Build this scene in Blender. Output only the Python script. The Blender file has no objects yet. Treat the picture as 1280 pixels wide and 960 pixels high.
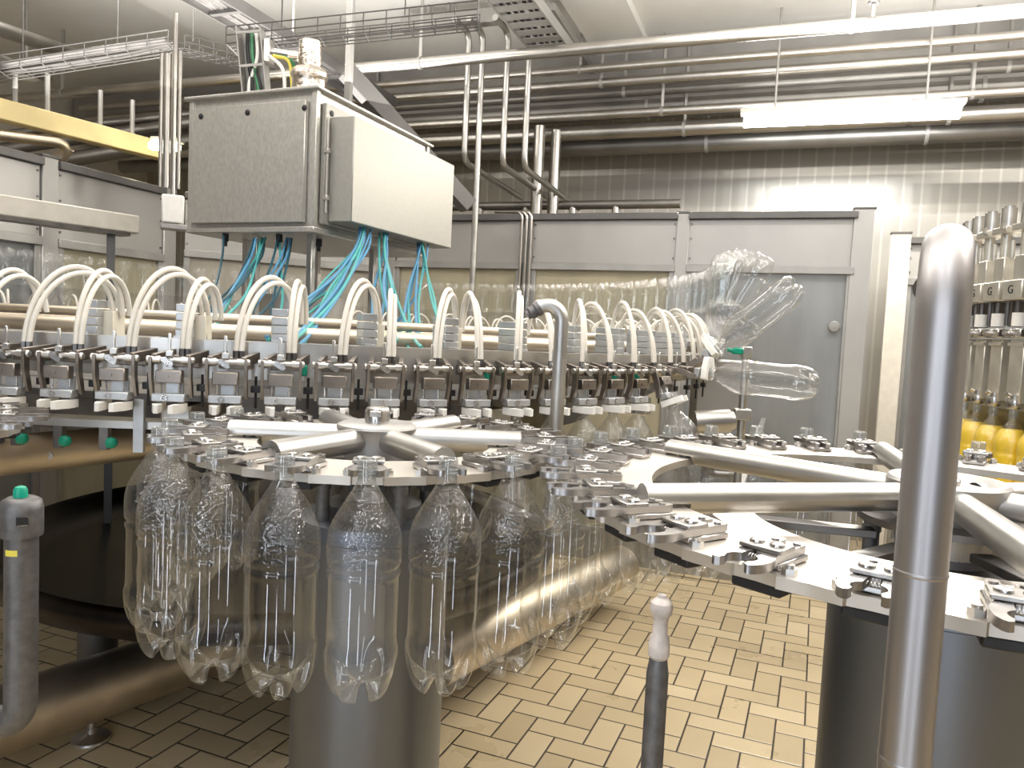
import bpy, bmesh, math, random
from mathutils import Vector, Matrix, Euler
random.seed(7)
sc = bpy.context.scene
COL = sc.collection
PI = math.pi
EYE = 1.6                                   # camera height; machine heights below are relative to it
F, PIT, ROL = 943.27, .0664, .0476          # focal length in pixels of a 1280 px frame, pitch down, roll
UX, VX = Vector((.94, -.342, 0)), Vector((.342, .94, 0))   # hall axes (along / across the far wall)

def P(x, y, z): return Vector((x, y, z + EYE))
def H(u, v, z): return UX * u + VX * v + Vector((0, 0, z + EYE))
def at(px, py, D):
    """point of the place seen at a pixel, at forward distance D"""
    a, b = px - 640, py - 480
    X = a * math.cos(ROL) + b * math.sin(ROL); Y = -a * math.sin(ROL) + b * math.cos(ROL)
    u = -Y / F; c, s = math.cos(PIT), math.sin(PIT)
    v = Vector((X / F, c + s * u, -s + c * u)); v *= D / v.y
    return v + Vector((0, 0, EYE))
def px_of(p):
    x, y, z = p.x, p.y, p.z - EYE
    c, s = math.cos(PIT), math.sin(PIT)
    d = y * c - z * s; u = y * s + z * c
    if d < .02: return (-9999, -9999)
    a, b = x / d * F, -u / d * F
    return (640 + a * math.cos(ROL) - b * math.sin(ROL), 480 + a * math.sin(ROL) + b * math.cos(ROL))

# ------------------------------------------------------------------ materials
def new_mat(name):
    m = bpy.data.materials.new(name); m.use_nodes = True
    nt = m.node_tree; b = nt.nodes['Principled BSDF']
    return m, nt, b
def N(nt, t, **kw):
    n = nt.nodes.new(t)
    for k, v in kw.items(): setattr(n, k, v)
    return n
def MA(nt, op, a, b=None, c=None):
    n = N(nt, 'ShaderNodeMath', operation=op)
    for i, v in enumerate((a, b, c)):
        if v is None: continue
        if isinstance(v, (int, float)): n.inputs[i].default_value = v
        else: nt.links.new(v, n.inputs[i])
    return n.outputs[0]
def ramp(nt, fac, stops):
    r = N(nt, 'ShaderNodeValToRGB')
    e = r.color_ramp.elements
    e[0].position, e[0].color = stops[0][0], (*stops[0][1], 1)
    e[1].position, e[1].color = stops[-1][0], (*stops[-1][1], 1)
    for p, c in stops[1:-1]:
        x = e.new(p); x.color = (*c, 1)
    nt.links.new(fac, r.inputs[0])
    return r.outputs[0]
def metal(name, col, rough=.35, met=1., var=.12, scale=14., stretch=(1, 1, 1), bump=.0):
    m, nt, b = new_mat(name)
    tc = N(nt, 'ShaderNodeTexCoord'); mp = N(nt, 'ShaderNodeMapping'); mp.inputs['Scale'].default_value = stretch
    nt.links.new(tc.outputs['Object'], mp.inputs[0])
    no = N(nt, 'ShaderNodeTexNoise'); no.inputs['Scale'].default_value = scale; no.inputs['Detail'].default_value = 5
    nt.links.new(mp.outputs[0], no.inputs[0])
    lo = tuple(c * (1 - var) for c in col); hi = tuple(min(1, c * (1 + var)) for c in col)
    nt.links.new(ramp(nt, no.outputs[0], [(.3, lo), (.7, hi)]), b.inputs['Base Color'])
    nt.links.new(MA(nt, 'MULTIPLY_ADD', no.outputs[0], .18, rough - .09), b.inputs['Roughness'])
    b.inputs['Metallic'].default_value = met
    if bump:
        bp = N(nt, 'ShaderNodeBump'); bp.inputs['Strength'].default_value = bump; bp.inputs['Distance'].default_value = .004
        nt.links.new(no.outputs[0], bp.inputs['Height']); nt.links.new(bp.outputs[0], b.inputs['Normal'])
    return m
def plain(name, col, rough=.5, met=0., var=.06, scale=20):
    return metal(name, col, rough, met, var, scale)

M = {}
M['steel'] = metal('brushed_steel', (.62, .60, .57), .36)
M['tube'] = metal('satin_steel_tube', (.52, .505, .48), .38, scale=9)
M['rail'] = metal('brushed_rail_steel', (.42, .40, .40), .42, scale=60, stretch=(1, 1, .05))
M['bright'] = metal('bright_machined_steel', (.60, .58, .56), .26, scale=40)
M['gripper'] = metal('gripper_steel', (.46, .44, .43), .30, scale=40)
M['cover'] = metal('gripper_cover_steel', (.40, .385, .37), .34, scale=40)
M['plate'] = metal('star_plate_steel', (.66, .62, .565), .45, met=.85, scale=7)
M['brown'] = metal('tarnished_steel', (.30, .265, .235), .40, var=.25, scale=25)
M['dark'] = metal('dark_steel', (.20, .19, .185), .42, var=.2)
M['drum'] = metal('drum_steel', (.20, .215, .245), .42, scale=5, stretch=(1, 1, .3))
M['hub'] = metal('cast_hub_steel', (.52, .505, .49), .48, met=.9, scale=12)
M['dish'] = metal('shade_toned_tray_steel', (.035, .03, .028), .32, var=.5, scale=4)  # near-black colour carries the shade and reflections seen in the tray
M['frame'] = metal('frame_tube_steel', (.64, .56, .45), .45, var=.18, scale=5)
M['block'] = metal('valve_block_aluminium', (.50, .51, .52), .42, met=.75, scale=30)
M['blockside'] = plain('cream_valve_body', (.70, .65, .54), .5)
M['white'] = plain('white_plastic', (.82, .80, .76), .4)
M['hose'] = plain('cream_hose', (.72, .675, .60), .34, var=.05)
M['blue'] = plain('blue_tube', (.09, .27, .45), .35)
M['teal'] = plain('teal_tube', (.08, .38, .37), .35)
M['navy'] = plain('dark_blue_green_tube', (.015, .07, .10), .35)
M['green'] = plain('green_plastic', (.0, .30, .19), .4)
M['black'] = plain('black_rubber', (.012, .012, .013), .5)
M['yellow'] = plain('yellow_beam_paint', (.74, .60, .30), .5, var=.15, scale=3)
M['panel'] = metal('guard_panel_steel', (.40, .388, .37), .40, met=.5, var=.07, scale=3, stretch=(1, 1, .6))
M['gframe'] = metal('guard_frame_steel', (.36, .35, .335), .45, met=.6, scale=6)
M['gdark'] = metal('guard_rail_dark_steel', (.13, .125, .12), .45, met=.5, scale=6)
M['cab'] = metal('cabinet_steel', (.56, .54, .50), .42, met=.7, var=.10, scale=90, stretch=(1, 1, .5))
M['cabfront'] = metal('cabinet_cover_steel', (.38, .365, .33), .5, met=.45, var=.05, scale=60)
M['beam'] = metal('ceiling_beam_steel', (.36, .345, .325), .5, met=.4, scale=4)
M['pipe'] = metal('ceiling_pipe_steel', (.50, .475, .44), .32, scale=5, stretch=(1, 1, 1))
M['pipedark'] = metal('lagged_pipe', (.24, .225, .205), .42, met=.8, scale=5)
M['foil'] = metal('crinkled_foil', (.74, .66, .58), .22, scale=60, bump=1.0)
M['label'] = plain('yellow_label', (.72, .62, .08), .5)
M['filler'] = metal('filler_steel', (.66, .63, .57), .38, met=.8, scale=15)
M['fillerdark'] = metal('filler_dark_steel', (.30, .28, .25), .38, scale=12, stretch=(1, 1, .2))
M['cream'] = plain('cream_enamel', (.60, .56, .49), .45)
M['nozzle'] = plain('scaled_nozzle_plastic', (.56, .50, .46), .5, var=.22, scale=60)
M['castdark'] = metal('cast_grey_post', (.15, .145, .145), .5, met=.7, var=.2, scale=90, bump=.15)
M['cable_g'] = plain('green_cable', (.05, .22, .10), .4)
M['cable_y'] = plain('yellow_cable', (.75, .62, .10), .4)

def pet(name, haze, bump, hc=(.8, .8, .78), refl=.10, tcol=(.97, .975, .975)):
    m = bpy.data.materials.new(name); m.use_nodes = True
    nt = m.node_tree; nt.nodes.remove(nt.nodes['Principled BSDF'])
    out = nt.nodes['Material Output']
    tr = N(nt, 'ShaderNodeBsdfTransparent'); tr.inputs[0].default_value = (*tcol, 1)
    gl = N(nt, 'ShaderNodeBsdfGlossy'); gl.inputs['Color'].default_value = (1, 1, 1, 1); gl.inputs['Roughness'].default_value = .04
    df = N(nt, 'ShaderNodeBsdfDiffuse'); df.inputs[0].default_value = (*hc, 1)
    lw = N(nt, 'ShaderNodeLayerWeight'); lw.inputs[0].default_value = .5
    if bump:
        tc = N(nt, 'ShaderNodeTexCoord'); no = N(nt, 'ShaderNodeTexNoise'); no.inputs['Scale'].default_value = 210; no.inputs['Detail'].default_value = .5
        nt.links.new(tc.outputs['Object'], no.inputs[0])
        bp = N(nt, 'ShaderNodeBump'); bp.inputs['Strength'].default_value = bump; bp.inputs['Distance'].default_value = .0018
        nt.links.new(no.outputs[0], bp.inputs['Height']); nt.links.new(bp.outputs[0], gl.inputs['Normal'])
        gl.inputs['Roughness'].default_value = .035
    fac = MA(nt, 'MULTIPLY_ADD', MA(nt, 'POWER', lw.outputs['Facing'], 4.2), .78, refl)
    hz = MA(nt, 'MULTIPLY_ADD', MA(nt, 'POWER', lw.outputs['Facing'], 2.0), haze * 2.2, haze)
    m1 = N(nt, 'ShaderNodeMixShader'); m2 = N(nt, 'ShaderNodeMixShader')
    nt.links.new(hz, m1.inputs[0]); nt.links.new(tr.outputs[0], m1.inputs[1]); nt.links.new(df.outputs[0], m1.inputs[2])
    nt.links.new(fac, m2.inputs[0]); nt.links.new(m1.outputs[0], m2.inputs[1]); nt.links.new(gl.outputs[0], m2.inputs[2])
    nt.links.new(m2.outputs[0], out.inputs[0])
    return m
M['pet'] = pet('clear_bottle_plastic', .002, 0, refl=.062)
M['petcone'] = pet('dimpled_bottle_plastic', .015, 1.0, (.55, .56, .57), .07, (.90, .905, .91))
M['petneck'] = pet('clear_neck_plastic', .26, 0, (.40, .41, .40), .13, (.86, .87, .86))

def juice():
    m, nt, b = new_mat('orange_juice')
    b.inputs['Base Color'].default_value = (1.0, .70, .05, 1); b.inputs['Roughness'].default_value = .35
    pass
    return m
M['juice'] = juice()
def pane(name, col, alpha, rough=.12):
    m, nt, b = new_mat(name)
    out = nt.nodes['Material Output']
    tc = N(nt, 'ShaderNodeTexCoord'); no = N(nt, 'ShaderNodeTexNoise'); no.inputs['Scale'].default_value = 2.2; no.inputs['Detail'].default_value = 6
    mp = N(nt, 'ShaderNodeMapping'); mp.inputs['Scale'].default_value = (3, 3, .7)
    nt.links.new(tc.outputs['Object'], mp.inputs[0]); nt.links.new(mp.outputs[0], no.inputs[0])
    nt.links.new(ramp(nt, no.outputs[0], [(.3, tuple(c * .8 for c in col)), (.7, col)]), b.inputs['Base Color'])
    b.inputs['Roughness'].default_value = rough
    tr = N(nt, 'ShaderNodeBsdfTransparent'); mx = N(nt, 'ShaderNodeMixShader'); mx.inputs[0].default_value = alpha
    nt.links.new(tr.outputs[0], mx.inputs[1]); nt.links.new(b.outputs[0], mx.inputs[2]); nt.links.new(mx.outputs[0], out.inputs[0])
    return m
M['pane'] = pane('grey_polycarbonate', (.27, .28, .28), .72, .16)
M['paneyellow'] = pane('lit_wall_tint_polycarbonate', (.50, .45, .32), .80, .22)  # yellow tint stands in for the lit wall seen through the pane
M['panebeige'] = pane('stained_polycarbonate', (.50, .455, .38), .85, .25)
def emit(name, col, s):
    m = bpy.data.materials.new(name); m.use_nodes = True
    nt = m.node_tree; nt.nodes.remove(nt.nodes['Principled BSDF'])
    e = N(nt, 'ShaderNodeEmission'); e.inputs[0].default_value = (*col, 1); e.inputs[1].default_value = s
    nt.links.new(e.outputs[0], nt.nodes['Material Output'].inputs[0])
    return m
M['lamp'] = emit('fluorescent_tube', (.95, .98, .98), 45)
M['lampwarm'] = emit('warm_lamp', (1., .92, .62), 60)

def floor_mat():
    m, nt, b = new_mat('herringbone_tiles')
    tc = N(nt, 'ShaderNodeTexCoord'); mp = N(nt, 'ShaderNodeMapping', vector_type='TEXTURE')
    w = .1155
    a = math.radians(-22)
    e1 = Vector((math.cos(a), math.sin(a), 0)); e2 = Vector((-math.sin(a), math.cos(a), 0))
    o = Vector((.282, 3.025, 0)) - e1 * 2 * w - e1 * 40 * w - e2 * 40 * w
    mp.inputs['Location'].default_value = o; mp.inputs['Rotation'].default_value = (0, 0, a); mp.inputs['Scale'].default_value = (w, w, w)
    nt.links.new(tc.outputs['Object'], mp.inputs[0])
    sx = N(nt, 'ShaderNodeSeparateXYZ'); nt.links.new(mp.outputs[0], sx.inputs[0])
    X, Y = sx.outputs[0], sx.outputs[1]
    ix, iy = MA(nt, 'FLOOR', X), MA(nt, 'FLOOR', Y)
    fx, fy = MA(nt, 'SUBTRACT', X, ix), MA(nt, 'SUBTRACT', Y, iy)
    mm = MA(nt, 'FLOORED_MODULO', MA(nt, 'ADD', MA(nt, 'ADD', ix, iy), .1), 4)
    hor = MA(nt, 'LESS_THAN', mm, 2)
    m1 = MA(nt, 'COMPARE', mm, 1.1, .4); m3 = MA(nt, 'COMPARE', mm, 3.1, .4)
    lx, ly = MA(nt, 'ADD', fx, m1), MA(nt, 'ADD', fy, m3)
    Wd, Hd = MA(nt, 'ADD', hor, 1), MA(nt, 'SUBTRACT', 2, hor)
    d = MA(nt, 'MINIMUM', MA(nt, 'MINIMUM', lx, MA(nt, 'SUBTRACT', Wd, lx)), MA(nt, 'MINIMUM', ly, MA(nt, 'SUBTRACT', Hd, ly)))
    ca = N(nt, 'ShaderNodeCombineXYZ'); nt.links.new(MA(nt, 'SUBTRACT', ix, m1), ca.inputs[0]); nt.links.new(MA(nt, 'SUBTRACT', iy, m3), ca.inputs[1])
    wn = N(nt, 'ShaderNodeTexWhiteNoise', noise_dimensions='3D'); nt.links.new(ca.outputs[0], wn.inputs[0])
    no = N(nt, 'ShaderNodeTexNoise'); no.inputs['Scale'].default_value = 3.; no.inputs['Detail'].default_value = 7
    nt.links.new(tc.outputs['Object'], no.inputs[0])
    f = MA(nt, 'ADD', MA(nt, 'MULTIPLY', wn.outputs[0], .55), MA(nt, 'MULTIPLY', no.outputs[0], .55))
    tile = ramp(nt, f, [(.2, (.50, .40, .25)), (.55, (.60, .48, .30)), (.9, (.67, .55, .36))])
    g = N(nt, 'ShaderNodeMix', data_type='RGBA')
    gm = MA(nt, 'LESS_THAN', d, .032)
    nt.links.new(gm, g.inputs[0]); nt.links.new(tile, g.inputs[6]); g.inputs[7].default_value = (.045, .036, .026, 1)
    nt.links.new(g.outputs[2], b.inputs['Base Color'])
    n2 = N(nt, 'ShaderNodeTexNoise'); n2.inputs['Scale'].default_value = 90; n2.inputs['Detail'].default_value = 2
    nt.links.new(tc.outputs['Object'], n2.inputs[0])
    hgt = MA(nt, 'ADD', MA(nt, 'MINIMUM', MA(nt, 'MULTIPLY', d, 12), 1), MA(nt, 'MULTIPLY', n2.outputs[0], .16))
    bp = N(nt, 'ShaderNodeBump'); bp.inputs['Strength'].default_value = .5; bp.inputs['Distance'].default_value = .003
    nt.links.new(hgt, bp.inputs['Height']); nt.links.new(bp.outputs[0], b.inputs['Normal'])
    nt.links.new(MA(nt, 'MULTIPLY_ADD', no.outputs[0], .3, .16), b.inputs['Roughness'])
    return m
M['floor'] = floor_mat()
def wall_mat():
    m, nt, b = new_mat('ribbed_wall_cladding')
    tc = N(nt, 'ShaderNodeTexCoord'); sx = N(nt, 'ShaderNodeSeparateXYZ'); nt.links.new(tc.outputs['Object'], sx.inputs[0])
    t = MA(nt, 'FLOORED_MODULO', MA(nt, 'MULTIPLY', sx.outputs[0], 1 / .135), 1)
    seam = MA(nt, 'LESS_THAN', MA(nt, 'ABSOLUTE', MA(nt, 'SUBTRACT', t, .5)), .07)
    g = N(nt, 'ShaderNodeMix', data_type='RGBA'); nt.links.new(seam, g.inputs[0])
    g.inputs[6].default_value = (.50, .47, .42, 1); g.inputs[7].default_value = (.62, .59, .53, 1)
    nt.links.new(g.outputs[2], b.inputs['Base Color'])
    b.inputs['Roughness'].default_value = .34; b.inputs['Metallic'].default_value = .65
    bp = N(nt, 'ShaderNodeBump'); bp.inputs['Strength'].default_value = .4; bp.inputs['Distance'].default_value = .004
    nt.links.new(MA(nt, 'ABSOLUTE', MA(nt, 'SUBTRACT', t, .5)), bp.inputs['Height']); nt.links.new(bp.outputs[0], b.inputs['Normal'])
    return m
M['wall'] = wall_mat()
M['ceil'] = plain('ceiling_board', (.74, .725, .70), .6, var=.06, scale=1.5)
M['wallplain'] = plain('painted_wall', (.60, .56, .48), .6)

# ------------------------------------------------------------------ mesh builder
class MB:
    def __init__(s): s.v = []; s.f = []; s.mi = []; s.cur = 0
    def add(s, vs, fs, mi=None):
        o = len(s.v); s.v += [tuple(x) for x in vs]
        s.f += [tuple(i + o for i in f) for f in fs]; s.mi += [s.cur if mi is None else mi] * len(fs)
    def box(s, c, size, R=None, b=0.):
        c = Vector(c); hx, hy, hz = [x / 2 for x in size]
        R = R or Matrix.Identity(3)
        b = min(b, .45 * min(size))
        if b <= 0:
            vs = [c + R @ Vector((sx * hx, sy * hy, sz * hz)) for sx in (-1, 1) for sy in (-1, 1) for sz in (-1, 1)]
            s.add(vs, [(0, 1, 3, 2), (4, 6, 7, 5), (0, 4, 5, 1), (2, 3, 7, 6), (0, 2, 6, 4), (1, 5, 7, 3)]); return s
        idx = {}; vs = []
        for sx in (-1, 1):
            for sy in (-1, 1):
                for sz in (-1, 1):
                    for ax in range(3):
                        e = [hx - b, hy - b, hz - b]; e[ax] += b
                        idx[sx, sy, sz, ax] = len(vs); vs.append(Vector((sx * e[0], sy * e[1], sz * e[2])))
        fs = []
        for ax in range(3):
            o = [i for i in range(3) if i != ax]
            for sg in (-1, 1):
                q = []
                for a_, b_ in ((-1, -1), (1, -1), (1, 1), (-1, 1)):
                    k = [0, 0, 0]; k[ax] = sg; k[o[0]] = a_; k[o[1]] = b_; q.append(idx[(*k, ax)])
                fs.append(q)
            for a_ in (-1, 1):
                for b_ in (-1, 1):
                    q = []
                    for sg, w in ((-1, o[0]), (1, o[0]), (1, o[1]), (-1, o[1])):
                        k = [0, 0, 0]; k[ax] = sg; k[o[0]] = a_; k[o[1]] = b_; q.append(idx[(*k, w)])
                    fs.append(q)
        for sx in (-1, 1):
            for sy in (-1, 1):
                for sz in (-1, 1): fs.append([idx[sx, sy, sz, a] for a in range(3)])
        out = []
        for q in fs:
            cc = sum((vs[i] for i in q), Vector()) / len(q)
            n = (vs[q[1]] - vs[q[0]]).cross(vs[q[2]] - vs[q[0]])
            out.append(tuple(q) if n.dot(cc) > 0 else tuple(reversed(q)))
        s.add([c + R @ x for x in vs], out); return s
    def bar(s, p0, p1, w, h, b=0., up=Vector((0, 0, 1))):
        """box beam from p0 to p1, w across, h along 'up'"""
        p0, p1 = Vector(p0), Vector(p1); d = (p1 - p0); L = d.length; d.normalize()
        side = d.cross(up)
        if side.length < 1e-4: side = d.cross(Vector((0, 1, 0)))
        side.normalize(); u2 = side.cross(d)
        R = Matrix((d, side, u2)).transposed()
        return s.box((p0 + p1) / 2, (L, w, h), R, b)
    def cyl(s, p0, p1, r0, r1=None, seg=16, caps=True):
        r1 = r0 if r1 is None else r1
        p0, p1 = Vector(p0), Vector(p1); d = (p1 - p0).normalized()
        a = d.orthogonal().normalized(); b = d.cross(a)
        vs = []
        for p, r in ((p0, r0), (p1, r1)):
            vs += [p + (a * math.cos(t) + b * math.sin(t)) * r for t in [2 * PI * k / seg for k in range(seg)]]
        fs = [(k, (k + 1) % seg, seg + (k + 1) % seg, seg + k) for k in range(seg)]
        if caps: fs += [tuple(reversed(range(seg))), tuple(range(seg, 2 * seg))]
        s.add(vs, fs); return s
    def tube(s, pts, r, seg=10, caps=True, radii=None):
        pts = [Vector(p) for p in pts]; n = len(pts)
        tg = [(pts[min(i + 1, n - 1)] - pts[max(i - 1, 0)]).normalized() for i in range(n)]
        a = tg[0].orthogonal().normalized(); vs = []
        for i in range(n):
            a = (a - tg[i] * a.dot(tg[i])).normalized(); b = tg[i].cross(a)
            rr = radii[i] if radii else r
            vs += [pts[i] + (a * math.cos(t) + b * math.sin(t)) * rr for t in [2 * PI * k / seg for k in range(seg)]]
        fs = [(i * seg + k, i * seg + (k + 1) % seg, (i + 1) * seg + (k + 1) % seg, (i + 1) * seg + k) for i in range(n - 1) for k in range(seg)]
        if caps: fs += [tuple(reversed(range(seg))), tuple(range((n - 1) * seg, n * seg))]
        s.add(vs, fs); return s
    def lathe(s, prof, o=(0, 0, 0), R=None, seg=32, mis=None):
        o = Vector(o); R = R or Matrix.Identity(3); vs = []; 
        for r, z in prof:
            vs += [o + R @ Vector((r * math.cos(t), r * math.sin(t), z)) for t in [2 * PI * k / seg for k in range(seg)]]
        base = len(s.v); s.v += [tuple(x) for x in vs]
        for i in range(len(prof) - 1):
            for k in range(seg):
                s.f.append((base + i * seg + k, base + i * seg + (k + 1) % seg, base + (i + 1) * seg + (k + 1) % seg, base + (i + 1) * seg + k))
                s.mi.append(mis[i] if mis else s.cur)
        return s
    def prism(s, out, z0, z1, Mx=None):
        Mx = Mx or Matrix.Identity(4); n = len(out)
        vs = [Mx @ Vector((x, y, z0)) for x, y in out] + [Mx @ Vector((x, y, z1)) for x, y in out]
        fs = [(k, (k + 1) % n, n + (k + 1) % n, n + k) for k in range(n)] + [tuple(reversed(range(n))), tuple(range(n, 2 * n))]
        s.add(vs, fs); return s
    def ring(s, c, ri, ro, z0, z1, a0=0., a1=2 * PI, seg=96):
        """flat ring plate or arc of it"""
        full = abs(a1 - a0 - 2 * PI) < 1e-6; n = seg if full else seg + 1
        vs = []
        for k in range(n):
            t = a0 + (a1 - a0) * k / seg; ct, st = math.cos(t), math.sin(t)
            for r, z in ((ri, z0), (ro, z0), (ro, z1), (ri, z1)): vs.append((c[0] + r * ct, c[1] + r * st, z))
        fs = []
        for k in range(seg):
            A, B = 4 * k, 4 * ((k + 1) % n)
            for j in range(4): fs.append((A + j, A + (j + 1) % 4, B + (j + 1) % 4, B + j))
        if not full: fs += [(0, 1, 2, 3), (4 * seg + 3, 4 * seg + 2, 4 * seg + 1, 4 * seg)]
        s.add(vs, fs); return s
    def mesh(s, name, mats, smooth=True, ang=40, normals=True):
        me = bpy.data.meshes.new(name); me.from_pydata(s.v, [], s.f)
        for m in (mats if isinstance(mats, (list, tuple)) else [mats]): me.materials.append(m)
        if any(s.mi): me.polygons.foreach_set('material_index', s.mi)
        if normals:
            bm = bmesh.new(); bm.from_mesh(me); bmesh.ops.recalc_face_normals(bm, faces=bm.faces); bm.to_mesh(me); bm.free()
        if smooth:
            me.polygons.foreach_set('use_smooth', [True] * len(me.polygons)); me.set_sharp_from_angle(angle=math.radians(ang))
        me.update(); return me
    def build(s, name, mats, parent=None, loc=None, smooth=True, ang=40):
        o = bpy.data.objects.new(name, s.mesh(name, mats, smooth, ang)); COL.objects.link(o)
        if parent is not None: o.parent = parent
        if loc is not None: o.location = loc
        return o
def tag(o, label, cat, group=None, kind=None):
    o['label'] = label; o['category'] = cat
    if group: o['group'] = group
    if kind: o['kind'] = kind
    return o
def empty(name, loc=(0, 0, 0), rz=0.):
    o = bpy.data.objects.new(name, None); COL.objects.link(o); o.location = loc; o.rotation_euler = (0, 0, rz); o.empty_display_size = .05
    return o
def structure(o): o['kind'] = 'structure'; return o
def copy_of(o, parent=None):
    c = o.copy(); COL.objects.link(c)
    if parent is not None: c.parent = parent
    return c
def copy_tree(o, parent=None):
    c = copy_of(o, parent)
    for ch in list(o.children): copy_tree(ch, c)
    return c
def drop_tree(o):
    for ch in list(o.children): drop_tree(ch)
    bpy.data.objects.remove(o)
def smooth_path(pts, n=6):
    pts = [Vector(p) for p in pts]; out = []
    q = [pts[0] * 2 - pts[1]] + pts + [pts[-1] * 2 - pts[-2]]
    for i in range(1, len(q) - 2):
        for k in range(n):
            t = k / n
            out.append(.5 * ((2 * q[i]) + (q[i + 1] - q[i - 1]) * t + (2 * q[i - 1] - 5 * q[i] + 4 * q[i + 1] - q[i + 2]) * t * t + (3 * q[i] - q[i - 1] - 3 * q[i + 1] + q[i + 2]) * t ** 3))
    out.append(pts[-1]); return out
def bend(p0, pc, p1, r, n=8):
    """points of a rounded corner at pc between p0 and p1"""
    p0, pc, p1 = Vector(p0), Vector(pc), Vector(p1)
    a = (p0 - pc).normalized(); b = (p1 - pc).normalized()
    A, B = pc + a * r, pc + b * r
    return [(A * (1 - t) ** 2 + pc * 2 * t * (1 - t) + B * t * t) for t in [k / n for k in range(n + 1)]]
def route(pts, r, n=8):
    out = [Vector(pts[0])]
    for i in range(1, len(pts) - 1): out += bend(pts[i - 1], pts[i], pts[i + 1], r, n)
    out.append(Vector(pts[-1])); return out
def up_z(p, z): return Vector((p.x, p.y, z))

ORD = ['first', 'second', 'third', 'fourth', 'fifth', 'sixth', 'seventh', 'eighth', 'ninth', 'tenth', 'eleventh', 'twelfth', 'thirteenth', 'fourteenth', 'fifteenth', 'sixteenth', 'seventeenth', 'eighteenth', 'nineteenth']
TENS = {20: 'twenty', 30: 'thirty', 40: 'forty', 50: 'fifty', 60: 'sixty'}
TENTH = {20: 'twentieth', 30: 'thirtieth', 40: 'fortieth', 50: 'fiftieth', 60: 'sixtieth'}
def ordinal(n):
    if n < 20: return ORD[n - 1]
    t = n // 10 * 10
    return TENTH[t] if n == t else TENS[t] + '-' + ORD[n - t - 1]

# ------------------------------------------------------------------ layout of the machine (heights relative to the eye)
W1 = Vector((-.2395, 1.3539, 0)); R1, N1, PH1 = .3553, 20, 2.6566
W2 = Vector((.634, 1.0789, 0)); R2, N2, PH2 = .5681, 32, 2.9157
RC = Vector((-.9594, 3.3817, 0)); RK, RNECK, NR, PHK = 1.8142, 1.8176, 102, -1.6219
ZRIM, ZPIV = -.1758, -.089
BL, BR = .327, .0505

# ------------------------------------------------------------------ room
def build_room():
    mb = MB(); mb.box(H(-.5, 2.2, -EYE - .05), (14.5, 10.5, .1), Matrix.Rotation(math.radians(-20), 3, 'Z'))
    fl = structure(mb.build('floor', M['floor'], smooth=False))
    R20 = Matrix.Rotation(math.radians(-20), 3, 'Z')
    mb = MB(); mb.box(H(-.5, 2.2, 2.30), (14.5, 10.5, .1), R20)
    structure(mb.build('ceiling', M['ceil'], smooth=False))
    def wall(name, u, v, su, sv, mat):
        mb = MB(); mb.box((0, 0, 0), (su, sv, EYE + 2.25))
        o = mb.build(name, mat, smooth=False); o.location = H(u, v, (2.25 - EYE) / 2); o.rotation_euler = (0, 0, math.radians(-20)); structure(o)
    wall('wall_far', -.5, 6.95, 14.5, .1, M['wall'])
    wall('wall_left', -7.2, 2.2, .1, 10.3, M['wallplain'])
    wall('wall_right', 6.2, 2.2, .1, 10.3, M['wallplain'])
    # ceiling boards: raised bands along v
    for i, (u, w, d) in enumerate([(-4.2, .5, .05), (-1.35, .42, .06)]):
        mb = MB(); mb.box(H(u, 3.0, 2.25 - d / 2), (w, 7.4, d), R20); structure(mb.build('trim_%d' % (i + 1), M['ceil'], smooth=False))
    mb = MB(); mb.box(H(-.5, 6.0, 2.0), (13.2, .25, .45), R20, .01); structure(mb.build('trim_3', M['beam'], smooth=False))
build_room()

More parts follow.
